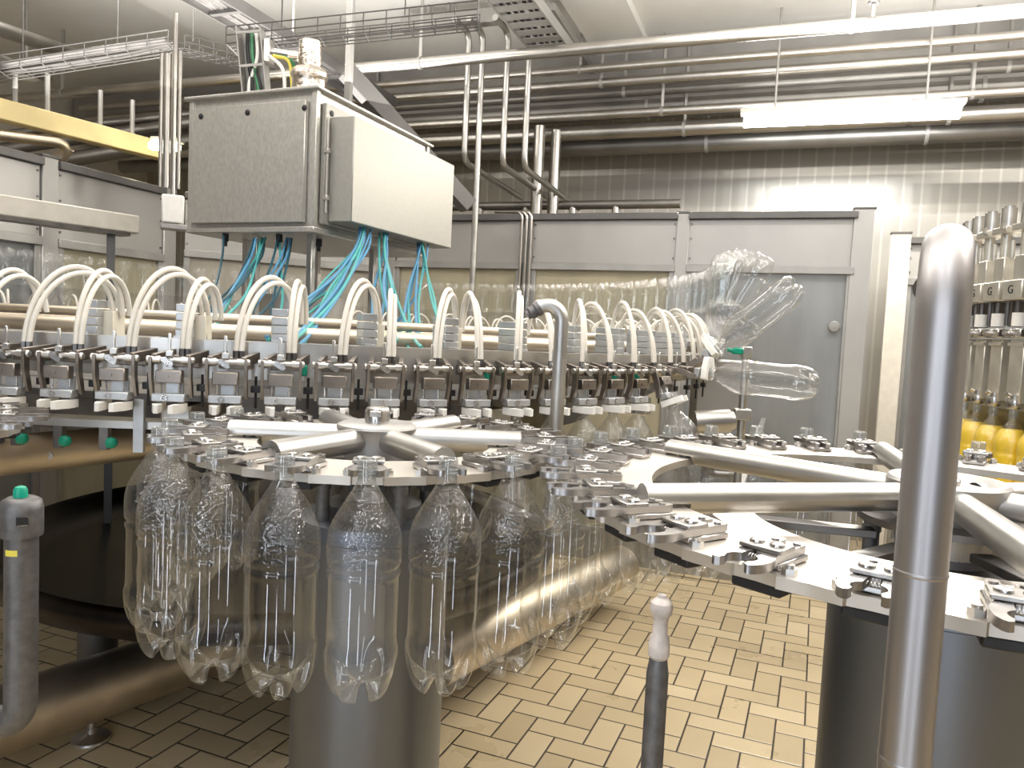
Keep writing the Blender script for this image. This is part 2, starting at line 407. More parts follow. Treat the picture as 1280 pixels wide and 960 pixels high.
# ------------------------------------------------------------------ bottle
def bottle_mesh():
    prof = []; mis = []
    def add(d, r, mi): prof.append((r, -d)); mis.append(mi)     # d below the rim
    for d, r in [(.0006, .0108), (0, .0122), (.0012, .0129), (.0026, .0136), (.0040, .0129), (.0052, .0129), (.0066, .0137), (.0080, .0129), (.0092, .0129), (.0106, .0137), (.0120, .0128),
                 (.0136, .0128), (.0142, .0150), (.0156, .0150), (.0162, .0128), (.0178, .0128), (.0184, .0166), (.0204, .0166), (.0210, .0126), (.030, .0126)]: add(d, r, 2)
    for d, r in [(.034, .0136), (.038, .0160), (.045, .0203), (.052, .0247), (.060, .0296), (.068, .0344), (.075, .0384), (.083, .0426), (.090, .0457), (.097, .0480), (.105, .0496), (.113, .0503), (.124, .0505), (.135, .0505), (.139, .0505)]: add(d, r, 1)
    for d, r in [(.1415, .0500), (.1435, .0486), (.1455, .0472), (.1475, .0472), (.149, .0482), (.151, .0496), (.1545, .0500), (.157, .0494), (.159, .0482), (.163, .0478), (.22, .0478), (.246, .0478), (.250, .0481), (.254, .0492), (.259, .0502), (.264, .0505)]: add(d, r, 0)
    seg = 60; mb = MB(); mb.lathe(prof, seg=seg, mis=[max(mis[i], 0) if mis[i] == mis[i + 1] else min(mis[i], mis[i + 1]) for i in range(len(prof) - 1)])
    # petal base
    R0 = .0505; Hb = BL - .264
    start = len(prof) - 1; rings = 14
    last = (len(prof) - 1) * seg
    prev = [last + k for k in range(seg)]
    for i in range(1, rings + 1):
        t = i / rings; r = R0 * math.cos(t * PI / 2 * .985)
        row = []
        for k in range(seg):
            th = 2 * PI * k / seg
            w = .5 + .5 * math.cos(5 * th); w = max(0, min(1, (w - .10) / .50)); w = w * w * (3 - 2 * w)
            rf = .026
            if r > rf: zf = Hb * (1 - math.sqrt(max(0, 1 - ((r - rf) / (R0 - rf)) ** 2)))
            else: zf = .020 * (1 - (r / rf) ** 2)
            zv = .020 + (Hb - .020) * (1 - math.sqrt(max(0, 1 - (r / R0) ** 2)))
            z = -BL + zf * w + zv * (1 - w)
            row.append(len(mb.v)); mb.v.append((r * math.cos(th), r * math.sin(th), z))
        for k in range(seg):
            mb.f.append((prev[k], prev[(k + 1) % seg], row[(k + 1) % seg], row[k])); mb.mi.append(0)
        prev = row
    mb.f.append(tuple(prev)); mb.mi.append(0)
    return mb.mesh('bottle', [M['pet'], M['petcone'], M['petneck']], ang=70)
BOT = bottle_mesh()
def bottle(Mx, label, group):
    o = bpy.data.objects.new('bottle', BOT); COL.objects.link(o); o.matrix_world = Mx
    tag(o, label, 'bottle', group); return o
def Rz(a): return Matrix.Rotation(a, 4, 'Z')

# ------------------------------------------------------------------ star wheels
def jaw_outline(sg):
    r = .0148
    pts = [(.017, .0125), (.0195, .0165), (.017, .0205), (.008, .0245), (-.006, .0262), (-.020, .0235), (-.034, .0185), (-.092, .0175), (-.099, .0145), (-.101, .0095), (-.097, .0055), (-.060, .0055), (-.034, .0055), (-.022, .0065)]
    pts += [(r * math.cos(a), r * math.sin(a)) for a in [math.radians(x) for x in (150, 135, 120, 105, 90, 75, 60, 50)]]
    pts = [(x, y * sg) for x, y in pts]
    return pts if sg > 0 else list(reversed(pts))
def make_gripper():
    root = MB()
    root.box((-.066, 0, -.0035), (.060, .040, .007), b=.0015)
    root.box((-.040, 0, .0045), (.012, .009, .009), b=.001)
    g = root.build('gripper', M['gripper'])
    for sg in (1, -1):
        mb = MB(); mb.prism(jaw_outline(sg), .0005, .0090); mb.cyl((-.086, sg * .0115, .009), (-.086, sg * .0115, .011), .004, seg=10)
        mb.build('jaw', M['gripper'], g)
    mb = MB(); mb.box((-.047, 0, .0115), (.030, .044, .0050), b=.0012); mb.build('cover_plate', M['cover'], g)
    for sg in (1, -1):
        mb = MB(); mb.lathe([(0, .0178), (.0045, .0176), (.0072, .0162), (.0078, .0140), (.0078, .0138)], (-.047, sg * .0105, 0), seg=14)
        mb.build('bolt', M['bright'], g)
    mb = MB(); pts = [(-.026 + .0022 * math.cos(t), -.006 + .012 * t / (8 * PI), .0045 + .0022 * math.sin(t)) for t in [8 * PI * k / 64 for k in range(65)]]
    mb.tube(pts, .0006, 5); mb.build('spring', M['steel'], g)
    return g
GRIP = make_gripper()
ZPL = -.2055     # top of the ring plates
def star_wheel(name_label, C, R, n, ph, sgn, arm_off, hub, rin, arm_r, only=None, arms=6, drop=0.):
    w = empty('star_wheel', P(C.x, C.y, ZPL - drop)); tag(w, name_label, 'star wheel')
    # ring plate with straight facets between the pockets and a scallop at each neck
    rout = R - .022
    mb = MB(); out = []; inn = []
    step = 2 * PI / n
    vs = []; 
    for k in range(n):
        a = ph + sgn * k * step
        for da, rr in ((-.5, rout - .003), (-.36, rout - .001), (-.22, rout), (-.20, rout - .004), (0, rout - .006), (.20, rout - .004), (.22, rout), (.36, rout - .001)):
            t = a + sgn * da * step; vs.append((rr, t))
    m = len(vs); V = []
    for z in (-.012, 0):
        for rr, t in vs: V.append((rr * math.cos(t), rr * math.sin(t), z))
        for rr, t in vs: V.append((rin * math.cos(t), rin * math.sin(t), z))
    fs = []
    for k in range(m):
        j = (k + 1) % m
        fs += [(k, j, 2 * m + j, 2 * m + k), (m + k, m + j, 3 * m + j, 3 * m + k), (k, j, m + j, m + k), (2 * m + k, 2 * m + j, 3 * m + j, 3 * m + k)]
    mb.add(V, fs); mb.build('ring_plate', M['plate'], w, ang=30)
    # hub
    hub(w)
    # arms: tube to the ring, the end cut to a half tube that lies on the plate
    for k in range(arms):
        a = arm_off + 2 * PI * k / arms; d = Vector((math.cos(a), math.sin(a), 0)); s_ = Vector((-d.y, d.x, 0))
        mb = MB(); r0, r1, r2 = .05, rin - .005, rin + .055
        zc = .008
        seg = 24; vs2 = []; 
        def halfcut(r, full):
            row = []
            for q in range(seg + 1):
                t = 2 * PI * q / seg
                y, z = math.cos(t) * arm_r, math.sin(t) * arm_r
                if not full and z < -.003: z = -.003
                row.append(d * r + s_ * y + Vector((0, 0, zc + z)))
            return row
        rows = [halfcut(r0, True), halfcut(r1, True), halfcut(r1 + .0005, False), halfcut(r2, False)]
        V2 = [x for row in rows for x in row]; F2 = []
        for i in range(3):
            for q in range(seg): F2.append((i * (seg + 1) + q, i * (seg + 1) + q + 1, (i + 1) * (seg + 1) + q + 1, (i + 1) * (seg + 1) + q))
        F2.append(tuple(range(3 * (seg + 1), 3 * (seg + 1) + seg)))
        mb.add(V2, F2); ao = mb.build('arm', M['tube'], w, ang=50)
        mb = MB(); mb.cyl(d * (rin + .022) + Vector((0, 0, 0)), d * (rin + .022) + Vector((0, 0, .006)), .011); mb.build('spacer', M['dark'], ao)
    for k in range(n):
        a = ph + sgn * k * step
        p = C + Vector((math.cos(a), math.sin(a), 0)) * R
        q = px_of(P(p.x, p.y, ZPL))
        if only and not only(a, q): continue
        g = copy_tree(GRIP, w); g.location = (math.cos(a) * R, math.sin(a) * R, .0075); g.rotation_euler = (0, 0, a)
        for sg in (-1, 1):
            mb = MB(); aa = a + sg * .28 * step; rr = R - .036
            mb.cyl((rr * math.cos(aa), rr * math.sin(aa), 0), (rr * math.cos(aa), rr * math.sin(aa), .007), .0075, seg=6)
            mb.cyl((rr * math.cos(aa), rr * math.sin(aa), .007), (rr * math.cos(aa), rr * math.sin(aa), .010), .0045, seg=12)
            mb.build('stop_bolt', M['steel'], w)
        mb = MB(); rr = R - .052
        mb.box((rr * math.cos(a), rr * math.sin(a), -.0175), (.046, .052, .011), Matrix.Rotation(a, 3, 'Z'), .002)
        mb.build('damper_block', M['black'], w)
    return w
def hub_w1(w):
    mb = MB(); mb.lathe([(0, .034), (.064, .034), (.0705, .031), (.072, .027), (.066, .020), (.060, -.005), (.056, -.045), (.054, -.06), (0, -.06)], seg=48); mb.build('hub', M['hub'], w, ang=35)
    mb = MB(); mb.lathe([(0, .064), (.010, .0645), (.019, .062), (.0225, .057), (.0225, .034), (0, .034)], seg=32)
    mb.box((0, -.0216, .052), (.020, .006, .010), b=.001); mb.build('shaft_cap', M['bright'], w, ang=35)
def hub_w2(w):
    mb = MB(); mb.lathe([(0, .024), (.060, .024), (.066, .030), (.071, .0345), (.076, .0345), (.080, .030), (.080, .020), (.074, .010), (.070, -.02), (.064, -.050), (.060, -.075), (0, -.075)], seg=56); mb.build('hub', M['hub'], w, ang=35)
    mb = MB(); mb.lathe([(0, .036), (.014, .036), (.017, .033), (.017, .024), (0, .024)], seg=24); mb.build('shaft_cap', M['bright'], w)
star_wheel('six-armed steel star wheel in the middle, its rim carrying the row of hanging empty bottles', W1, R1, N1, PH1, 1, math.radians(3), hub_w1, .205, .0212)
star_wheel('large star wheel at the right whose front grippers hold no bottles', W2, R2, N2, PH2, -1, math.radians(14), hub_w2, .418, .0200, only=lambda a, q: -80 < q[0] < 1400 and q[1] < 1000, drop=.007)
W0 = RC + Vector((math.cos(math.radians(-96)), math.sin(math.radians(-96)), 0)) * (RNECK + R1)
star_wheel('star wheel cut off by the left edge, without bottles', W0, R1, N1, .12, 1, .3, hub_w1, .205, .0212, only=lambda a, q: -60 < q[0] < 400)
drop_tree(GRIP)

# bottles on the star wheels
g1 = 'empty bottles hanging in the middle star wheel'
lab1 = ['small far empty bottle, the rearmost held at the back left of the middle star wheel', 'second empty bottle from the back on the left rim of the middle star wheel',
        'third empty bottle from the back, on the left rim of the middle star wheel', 'leftmost empty bottle outlined against the dark tray',
        'empty bottle just left of the front row, overlapping the leftmost one', 'empty bottle third from the left, in front of the big base pipe and dark tiles', 'empty bottle just left of the steel drum, fourth from the left in the front row',
        'clear empty bottle in the front centre, hanging right in front of the steel drum', 'clear empty bottle at the right edge of the steel drum', 'clear empty bottle right of the drum, second before the two wheels meet', 'empty bottle at the right end of the middle wheel, next to the large wheel']
for k in range(10):
    a = PH1 + 2 * PI * k / N1
    p = W1 + Vector((math.cos(a), math.sin(a), 0)) * R1
    bottle(Matrix.Translation(P(p.x, p.y, ZRIM)) @ Rz(a + .3 * k), lab1[k], g1)
g2 = 'empty bottles hanging at the back of the large star wheel'
place2 = ['empty bottle where the two star wheels meet, first on the large wheel', 'empty bottle second along the large wheel from where the wheels meet']
for k in range(13):
    a = PH2 - 2 * PI * k / N2
    p = W2 + Vector((math.cos(a), math.sin(a), 0)) * R2
    q = px_of(P(p.x, p.y, ZRIM))
    if q[0] > 1300: continue
    lb = place2[k] if k < 2 else 'empty bottle %s from the left along the back rim of the large star wheel' % ordinal(k + 1)
    bottle(Matrix.Translation(P(p.x, p.y, ZRIM)) @ Rz(a + .4 * k), lb, g2)

# ------------------------------------------------------------------ rinser carousel
RINSE = empty('rinser_carousel', P(RC.x, RC.y, -.6)); tag(RINSE, 'big round rinsing carousel ringed with clamps and arching cream hoses', 'carousel')
OFF = Vector((0, 0, .6))     # part coordinates are relative to the carousel centre at height -.6
def rp(r, a, z): return Vector((r * math.cos(a), r * math.sin(a), z + .6))
def build_carousel_body():
    mb = MB(); mb.ring((0, 0), 1.56, 1.745, -.130 + .6, -.115 + .6, seg=140); mb.ring((0, 0), 1.70, 1.745, -.115 + .6, -.045 + .6, seg=140)
    mb.build('carousel_ring', M['steel'], RINSE, ang=30)
    mb = MB(); n = 140; mb.tube([rp(1.44, 2 * PI * k / n, -.03) for k in range(n + 1)], .020, 12, caps=False); mb.build('supply_pipe', M['frame'], RINSE)
    mb = MB(); n = 140; mb.tube([rp(1.36, 2 * PI * k / n, .005) for k in range(n + 1)], .013, 12, caps=False); mb.build('upper_supply_pipe', M['frame'], RINSE)
    mb = MB(); mb.ring((0, 0), .20, 1.58, -.20 + .6, -.185 + .6, seg=120); mb.ring((0, 0), 1.28, 1.30, -.33 + .6, -.185 + .6, seg=120); mb.build('shade_deck', M['dark'], RINSE, ang=30)  # hidden deck disc, extended inward to shade the tray and floor
    for k in range(12):
        a = 2 * PI * k / 12 + .1
        mb = MB(); mb.bar(rp(.2, a, -.24), rp(1.6, a, -.24), .07, .06, .004); mb.build('spoke', M['steel'], RINSE)
    mb = MB(); mb.cyl((0, 0, -.352), (0, 0, .72), .20, seg=40); mb.cyl((0, 0, .55), (0, 0, .60), .34, seg=40); mb.build('column', M['tube'], RINSE)
build_carousel_body()

def make_unit():
    mb = MB()
    # inner frame: two lever beams and a cross block
    for sg in (-1, 1):
        mb.bar((0.004, sg * .034, .001), (-.085, sg * .034 + .022, .012), .010, .022, .001)
    mb.box((-.060, .01, -.004), (.03, .07, .026), b=.002)
    u = mb.build('rinse_unit', M['brown'])
    mb = MB(); mb.cyl((0, -.044, 0), (0, .044, 0), .0058, seg=14)
    for y in (-.030, .030):
        mb.cyl((0, y - .009, 0), (0, y + .009, 0), .0082, seg=16); 
    for y in (-.044, .044): mb.lathe([(0, -.004), (.0062, -.003), (.0078, 0), (.0078, .004), (0, .0045)], (0, y, 0), Matrix.Rotation(PI / 2, 3, 'X'), seg=14)
    mb.build('roller_shaft', M['steel'], u)
    # oval handle plate, tilted
    cap = [(.0075 + .006 * math.cos(t), .006 * math.sin(t)) for t in [-PI / 2 + PI * k / 8 for k in range(9)]] + [(-.0075 + .006 * math.cos(t), .006 * math.sin(t)) for t in [PI / 2 + PI * k / 8 for k in range(9)]]
    Mx = Matrix.Translation((.010, -.004, -.003)) @ Matrix.Rotation(math.radians(-32), 4, 'X') @ Matrix(((0, 0, 1, 0), (1, 0, 0, 0), (0, 1, 0, 0), (0, 0, 0, 1)))
    mb = MB(); mb.prism(cap, -.010, .006, Mx); mb.build('oval_handle', M['bright'], u)
    mb = MB(); mb.box((.001, -.003, .014), (.010, .014, .012), b=.001); mb.box((0, -.004, .036), (.0045, .0062, .040), b=.001); mb.build('stem', M['steel'], u)
    for y in (.013, .024): mb = MB(); mb.cyl((-.030, y, .008), (-.030, y, .024), .0068, seg=6); mb.build('hose_nut', M['dark'], u)
    # clamp pieces (turn about the roller shaft)
    mb = MB(); mb.box((.006, -.001, -.034), (.022, .052, .027), b=.002); mb.cyl((.016, -.003, -.034), (.019, -.003, -.034), .0035, seg=12)
    mb.build('clamp_head', M['brown'], u)
    for sg in (-1, 1):
        mb = MB(); out = [(.012, .006), (.010, -.038), (-.003, -.079), (-.015, -.078), (-.006, -.038), (-.005, .006)]
        Mx = Matrix(((1, 0, 0, 0), (0, 0, sg, 0), (0, 1, 0, 0), (0, 0, 0, 1)))
        mb.prism(out, .0365, .0425, Mx); mb.build('side_arm', M['brown'], u)
    for y in (-.020, .016): mb = MB(); mb.cyl((-.004, y, -.040), (-.004, y, -.074), .0022, seg=8); mb.build('guide_rod', M['bright'], u)
    mb = MB(); mb.box((-.014, .004, -.058), (.006, .036, .030), b=.001); mb.build('back_plate', M['block'], u)
    mb = MB(); mb.box((.004, -.001, -.0785), (.026, .066, .0165), b=.0015); mb.build('clamp_block', M['block'], u)
    mb = MB(); mb.lathe([(.003, 0), (.0068, 0), (.0068, .003), (.0042, .003), (.003, 0)], (.017, -.008, -.0785), Matrix.Rotation(PI / 2, 3, 'Y'), seg=16); mb.build('bushing', M['bright'], u)
    for sg in (-1, 1):
        mb = MB(); pts = [(.052, .010 * sg), (.050, .019 * sg), (.020, .031 * sg), (-.012, .031 * sg), (-.018, .014 * sg), (-.010, .0135 * sg), (.004, .0150 * sg), (.016, .0110 * sg)]
        if sg < 0: pts.reverse()
        mb.prism(pts, -.108, -.091); mb.build('clamp_jaw', M['white'], u)
    mb = MB(); mb.box((-.028, .056, -.058), (.016, .020, .015), b=.001); mb.cyl((-.028, .056, -.03), (-.028, .056, -.10), .003, seg=8)
    mb.build('clamp_stop', M['black'], u)
    return u
UNIT = make_unit(); CLAMP = ('clamp_head', 'side_arm', 'guide_rod', 'back_plate', 'clamp_block', 'bushing', 'clamp_jaw')
def make_green():
    mb = MB(); mb.box((-.036, .046, -.014), (.012, .014, .026), b=.003); return mb.mesh('cable_plug', M['green'])
GREEN = make_green()
def hose_mesh(dy, dr, top, ph):
    """two cream hoses arching from the nuts to the valve block"""
    res = []
    for j, y in enumerate((.013, .024)):
        p0 = Vector((-.030, y, .020)); p3 = Vector((-.030 - dr - .012 * j, y + dy, .088))
        pts = []; A = top - .012 * j
        for q in range(21):
            t = q / 20; w = (1 - math.cos(PI * t)) / 2; w = .25 * t + .75 * w
            pts.append(p0.lerp(p3, w) + Vector((0, 0, (p3.z - p0.z) * (t - w) + A * math.sin(PI * t) ** .85)))
        mb = MB(); mb.tube(pts, .0058, 9); res.append(mb.mesh('hose', M['hose']))
    return res
HOSES = [hose_mesh(.105, .15, .135, 0), hose_mesh(.022, .15, .130, 1), hose_mesh(.100, .155, .142, 2), hose_mesh(.030, .145, .122, 3)]
PHI = {15: 24, 16: 88, 17: 131, 18: 154, 19: 167, 20: 175}
blocks = 0; nb_up = 0; inv = []
unit_list = []
for k in range(-14, 84):
    a = PHK + 2 * PI * k / NR
    p = RC + Vector((math.cos(a), math.sin(a), 0)) * RK
    q = px_of(P(p.x, p.y, 0))
    if not (-60 < q[0] < 1330): continue
    unit_list.append(k)
for k in unit_list:
    a = PHK + 2 * PI * k / NR
    back = k > 22
    phi = 0 if k < 15 else math.radians(PHI.get(k, 180))
    u = copy_of(UNIT, RINSE); u.location = rp(RK, a, ZPIV); u.rotation_euler = (0, 0, a)
    for ch in UNIT.children:
        if back and ch.name.split('.')[0] in ('oval_handle', 'stem', 'guide_rod', 'bushing', 'clamp_stop', 'clamp_head', 'hose_nut', 'back_plate'): continue
        c = copy_of(ch, u)
        if ch.name.split('.')[0] in CLAMP: c.rotation_euler = (0, -phi, 0)
    if k in (-1, 0, 5, 9, 11, 13, 14, 15): 
        o = bpy.data.objects.new('cable_plug', GREEN); COL.objects.link(o); o.parent = u
    hm = HOSES[(k % 2) + 2 * ((k // 2) % 2)]
    for j, me in enumerate(hm):
        if back and j == 1: continue
        o = bpy.data.objects.new('hose', me); COL.objects.link(o); o.parent = u
    if k % 2 == 0:
        ab = a + .098 / RK
        mb = MB(); 
        for j in range(5): mb.box((0, 0, -.050 + j * .0195), (.085, .036, .0176), b=.0012)
        b = mb.build('valve_block', [M['block']], RINSE); b.location = rp(1.645, ab, -.005); b.rotation_euler = (0, 0, ab)
        if k < 24:
            mb = MB(); mb.box((-.012, .028, -.022), (.055, .024, .070), b=.001); mb.build('side_cover', M['blockside'], b)
            mb = MB(); mb.tube(smooth_path([(0, .030, .0), (.006, .036, -.01), (.002, .038, -.04), (-.02, .042, -.06)], 4), .003, 6); mb.build('cable', M['navy'], b)
            mb = MB(); mb.box((.062, -.004, -.048), (.003, .024, .026), b=.0005)
            t = mb.build('number_plate', M['block'], b)
            mb = MB(); mb.box((.0638, -.008, -.044), (.0006, .004, .004)); mb.box((.0638, .001, -.043), (.0006, .005, .003)); mb.build('screw', M['black'], t)
    # bottle held by this unit
    base = Matrix.Translation(P(RC.x, RC.y, 0) + Vector((RK * math.cos(a), RK * math.sin(a), ZPIV))) @ Rz(a) @ Matrix.Rotation(-phi, 4, 'Y')
    if 7 <= k:
        Mx = base @ Matrix.Translation((RNECK - RK, 0, ZRIM - ZPIV)) @ Rz(.7 * k)
        if phi == 0:
            bottle(Mx, 'upright empty bottle %s from the right in the rinser clamps behind the hook-ended pipe' % ordinal(15 - k), 'upright bottles in the rinser')
        elif k == 15: bottle(Mx, 'empty bottle starting to tilt outward, lowest at the right end of the rinser', 'tilting bottles in the rinser')
        elif k == 16: bottle(Mx, 'empty bottle lying horizontal at the right end of the rinser, base pointing right', 'tilting bottles in the rinser')
        elif k == 17: bottle(Mx, 'empty bottle tilted halfway up at the right end of the rinser', 'tilting bottles in the rinser')
        elif k == 18: bottle(Mx, 'empty bottle steeply tilted, neck down, first left of the halfway tilted one', 'tilting bottles in the rinser')
        elif k in (19, 20): bottle(Mx, 'nearly upside-down empty bottle, %s left of the halfway tilted one' % ('second' if k == 19 else 'third'), 'tilting bottles in the rinser')
        else: inv.append(bottle(Mx, 'upside-down empty bottle %s along the far rinser row counted from the right' % ordinal(k - 20), 'upside-down bottles in the far rinser row'))
drop_tree(UNIT)

# drip tray, its legs and the base tubes
tr = empty('drip_tray', P(RC.x, RC.y, -.96)); tag(tr, 'wide dark round drip tray under the rinsing carousel, left of the hanging bottles', 'tray')
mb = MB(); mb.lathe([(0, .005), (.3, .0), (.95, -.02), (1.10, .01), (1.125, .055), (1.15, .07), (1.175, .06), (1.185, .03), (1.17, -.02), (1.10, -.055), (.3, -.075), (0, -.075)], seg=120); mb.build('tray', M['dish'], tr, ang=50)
for t in (-2.66, -.9, .3, 1.6, 2.8):
    mb = MB(); mb.cyl((.78 * math.cos(t), .78 * math.sin(t), -.03), (.78 * math.cos(t), .78 * math.sin(t), .96 - EYE), .075, seg=28); mb.build('leg', M['drum'], tr)

def frame_tube(p0, p1, r, label, ext=0):
    o = empty('frame_tube', p0); tag(o, label, 'machine frame tube')
    mb = MB(); mb.tube([Vector((0, 0, 0)), (p1 - p0) * .5, p1 - p0], r, 28); mb.build('tube', M['frame'], o); return o
pA, pB = at(-70, 968, 2.35), at(420, 742, 3.7); pA.z = pB.z = .205
ft = frame_tube(pA, pB, .118, 'thick round base pipe running from the bottom left corner under the tray')
fp = at(114, 922, 2.74)
mb = MB(); o = fp - pA; o.z = -pA.z
mb.lathe([(0, .0), (.062, .0), (.068, .006), (.066, .014), (.03, .022), (.018, .03), (.018, .05), (.0, .05)], o, seg=28); mb.cyl(o + Vector((0, 0, .03)), o + Vector((0, 0, .16)), .014, seg=14); mb.build('levelling_foot', M['steel'], ft)
pA, pB = at(540, 815, 3.0), at(780, 640, 4.4); pA.z = pB.z = .26
frame_tube(pA, pB, .12, 'thick round base pipe on the tiles behind the bottles right of the steel drum')
pA, pB = at(-40, 580, 1.66), at(186, 553, 2.02); pA.z = pB.z = EYE - .335
ft = frame_tube(pA, pB, .047, 'beige steel tube running in from the left edge below the star wheel')
mb = MB(); mb.cyl((pB - pA) * .42 + Vector((.02, -.047, -.004)), (pB - pA) * .42 + Vector((.022, -.052, -.004)), .010, seg=14); mb.build('plug', M['brown'], ft)

# guide rail with green knobs between the star wheels
gr = empty('guide_rail', P(RC.x, RC.y, -.235)); tag(gr, 'flat curved guide rail at the left with green knobs hanging under it', 'rail')
mb = MB(); a0, a1 = math.radians(-104), math.radians(-77); mb.ring((0, 0), 1.70, 1.775, -.008, .008, a0, a1, 40); mb.build('rail', M['tube'], gr, ang=30)
for px in (22, 76, 132):
    p = at(px, 535, 1.62) - P(RC.x, RC.y, 0); aa = math.atan2(p.y, p.x)
    mb = MB(); mb.box((1.765 * math.cos(aa), 1.765 * math.sin(aa), -.03), (.018, .020, .052), Matrix.Rotation(aa, 3, 'Z'), .001); b = mb.build('bracket', M['dark'], gr)
    mb = MB(); d = Vector((1.775 * math.cos(aa), 1.775 * math.sin(aa), -.040)); s_ = Vector((-math.sin(aa), math.cos(aa), 0))
    mb.lathe([(0, .020), (.006, .019), (.011, .014), (.0125, .006), (.011, 0), (0, 0)], d + s_ * .010, s_.to_track_quat('Z', 'Y').to_matrix(), seg=18); mb.build('knob', M['green'], b)
p = at(177, 530, 1.62) - P(RC.x, RC.y, 0); aa = math.atan2(p.y, p.x)
mb = MB(); mb.box((1.782 * math.cos(aa), 1.782 * math.sin(aa), .0), (.012, .022, .115), Matrix.Rotation(aa, 3, 'Z'), .001); mb.build('mounting_bar', M['block'], gr)

# ------------------------------------------------------------------ drums under the star wheels
def drum(C, r, ztop, label):
    d = empty('drum', Vector((C.x, C.y, 0))); tag(d, label, 'drum')
    zt = ztop + EYE
    mb = MB(); mb.lathe([(r, 0), (r, zt - .03), (r + .003, zt - .028), (r + .003, zt - .016), (r - .004, zt - .002), (r - .012, zt), (0, zt)], seg=64); mb.build('shell', M['drum'], d, ang=30)
    mb = MB(); mb.lathe([(.085, zt), (.085, zt + .02), (.062, zt + .03), (.058, EYE - .26), (.0, EYE - .26)], seg=40); mb.build('bearing_housing', M['castdark'], d, ang=30)
    for t in (.6, 2.2, 3.9, 5.3):
        mb = MB(); q = Vector((.105 * math.cos(t), .105 * math.sin(t), 0)); mb.cyl(q + Vector((0, 0, zt)), q + Vector((0, 0, EYE - .245)), .012, seg=14); mb.cyl(q + Vector((0, 0, EYE - .28)), q + Vector((0, 0, EYE - .268)), .014, seg=14); mb.build('support_post', M['castdark'], d)
    mb = MB(); mb.ring((0, 0), .05, .115, EYE - .245, EYE - .235, seg=60); mb.build('cam_plate', M['dark'], d, ang=30)
    return d
drum(W1, .137, -.335, 'tall grey steel drum under the middle star wheel, behind the front bottles')
d2 = drum(W2, .146, -.325, 'dark grey steel drum under the large star wheel at the lower right')
cm = MB(); cm.ring((0, 0), .27, .335, EYE - .262, EYE - .246, math.radians(150), math.radians(285), 60); cr = cm.build('cam_rail', M['plate'], d2, ang=30)
for t in (165, 215, 270):
    t = math.radians(t); cm = MB(); cm.bar((.09 * math.cos(t), .09 * math.sin(t), EYE - .268), (.31 * math.cos(t), .31 * math.sin(t), EYE - .268), .03, .012, .001); cm.build('bracket', M['dark'], cr)

# ------------------------------------------------------------------ foreground posts and pipes
def pipe_thing(name, pts, r, mat, label, cat='pipe', seg=20, br=.05):
    o = empty(name, up_z(Vector(pts[0]), 0)); tag(o, label, cat); b = Vector(o.location)
    mb = MB(); mb.tube([p - b for p in route(pts, br)], r, seg); mb.build('tube', M[mat], o); return o
fx, fy = .2585, .46
tx, ty = .3060, .5445
zt = .0705 + EYE
arc = [Vector((fx, fy, 0)), Vector((fx, fy, zt - .048))]
for k in range(1, 13):
    t = PI * k / 12; c = .5 - .5 * math.cos(t); arc.append(Vector((fx + (tx - fx) * c, fy + (ty - fy) * c, zt - .048 + .048 * math.sin(t))))
arc.append(Vector((tx, ty, 0)))
rl = empty('handrail', (fx, fy, 0)); tag(rl, 'large steel handrail loop in the right foreground, its pipe running down past the frame', 'handrail')
mb = MB(); mb.tube([p - Vector((fx, fy, 0)) for p in arc], .0152, 36); mb.build('pipe', M['rail'], rl)
for z in (EYE - .135, EYE - .255):
    mb = MB(); mb.lathe([(.0151, -.0016), (.0156, -.0008), (.0157, 0), (.0156, .0008), (.0151, .0016)], (0, 0, z), seg=36); mb.build('weld_seam', M['rail'], rl)
mb = MB(); mb.cyl((tx - fx - .012, ty - fy - .004, EYE + .046), (tx - fx - .0205, ty - fy - .006, EYE + .046), .0075, seg=20); mb.build('side_cap', M['dark'], rl)

# left post with green plug
lp = at(27, 640, .85); pz = lp.z
post = empty('post', (lp.x, lp.y, 0)); tag(post, 'grey post at the left edge with a green plug on its cap', 'post')
zb = at(27, 905, .85).z
mb = MB(); mb.tube(route([(0, 0, pz - .02), (0, 0, zb), (-.35, .05, zb)], .03), .0172, 28); mb.build('pipe', M['castdark'], post)
mb = MB(); mb.lathe([(.0172, -.040), (.0215, -.039), (.0220, -.036), (.0220, -.008), (.0200, .002), (.014, .0055), (0, .006)], (0, 0, pz + .012), seg=32)
mb.build('cap', M['castdark'], post, ang=50)
mb = MB(); mb.lathe([(.0075, 0), (.0072, .009), (.0055, .0125), (.002, .0138), (0, .0138)], (0, -.002, pz + .017), seg=20); mb.build('plug', M['green'], post)
mb = MB()
vs = []; 
for k in range(7):
    t = math.radians(-118 + 8 * k)
    for z in (-.047, -.040): vs.append((.0174 * math.cos(t), .0174 * math.sin(t), pz + z))
mb.add(vs, [(2 * k, 2 * k + 2, 2 * k + 3, 2 * k + 1) for k in range(6)]); mb.build('sticker', M['label'], post)
mb = MB(); t = math.radians(-55); mb.box((.0215 * math.cos(t), .0215 * math.sin(t), pz - .006), (.002, .012, .011), Matrix.Rotation(t, 3, 'Z'), .0008); s_ = mb.build('slot', M['black'], post)
mb = MB(); mb.box((.0226 * math.cos(t), .0226 * math.sin(t), pz - .0105), (.001, .010, .0012), Matrix.Rotation(t, 3, 'Z')); mb.build('glint_edge', M['bright'], s_)

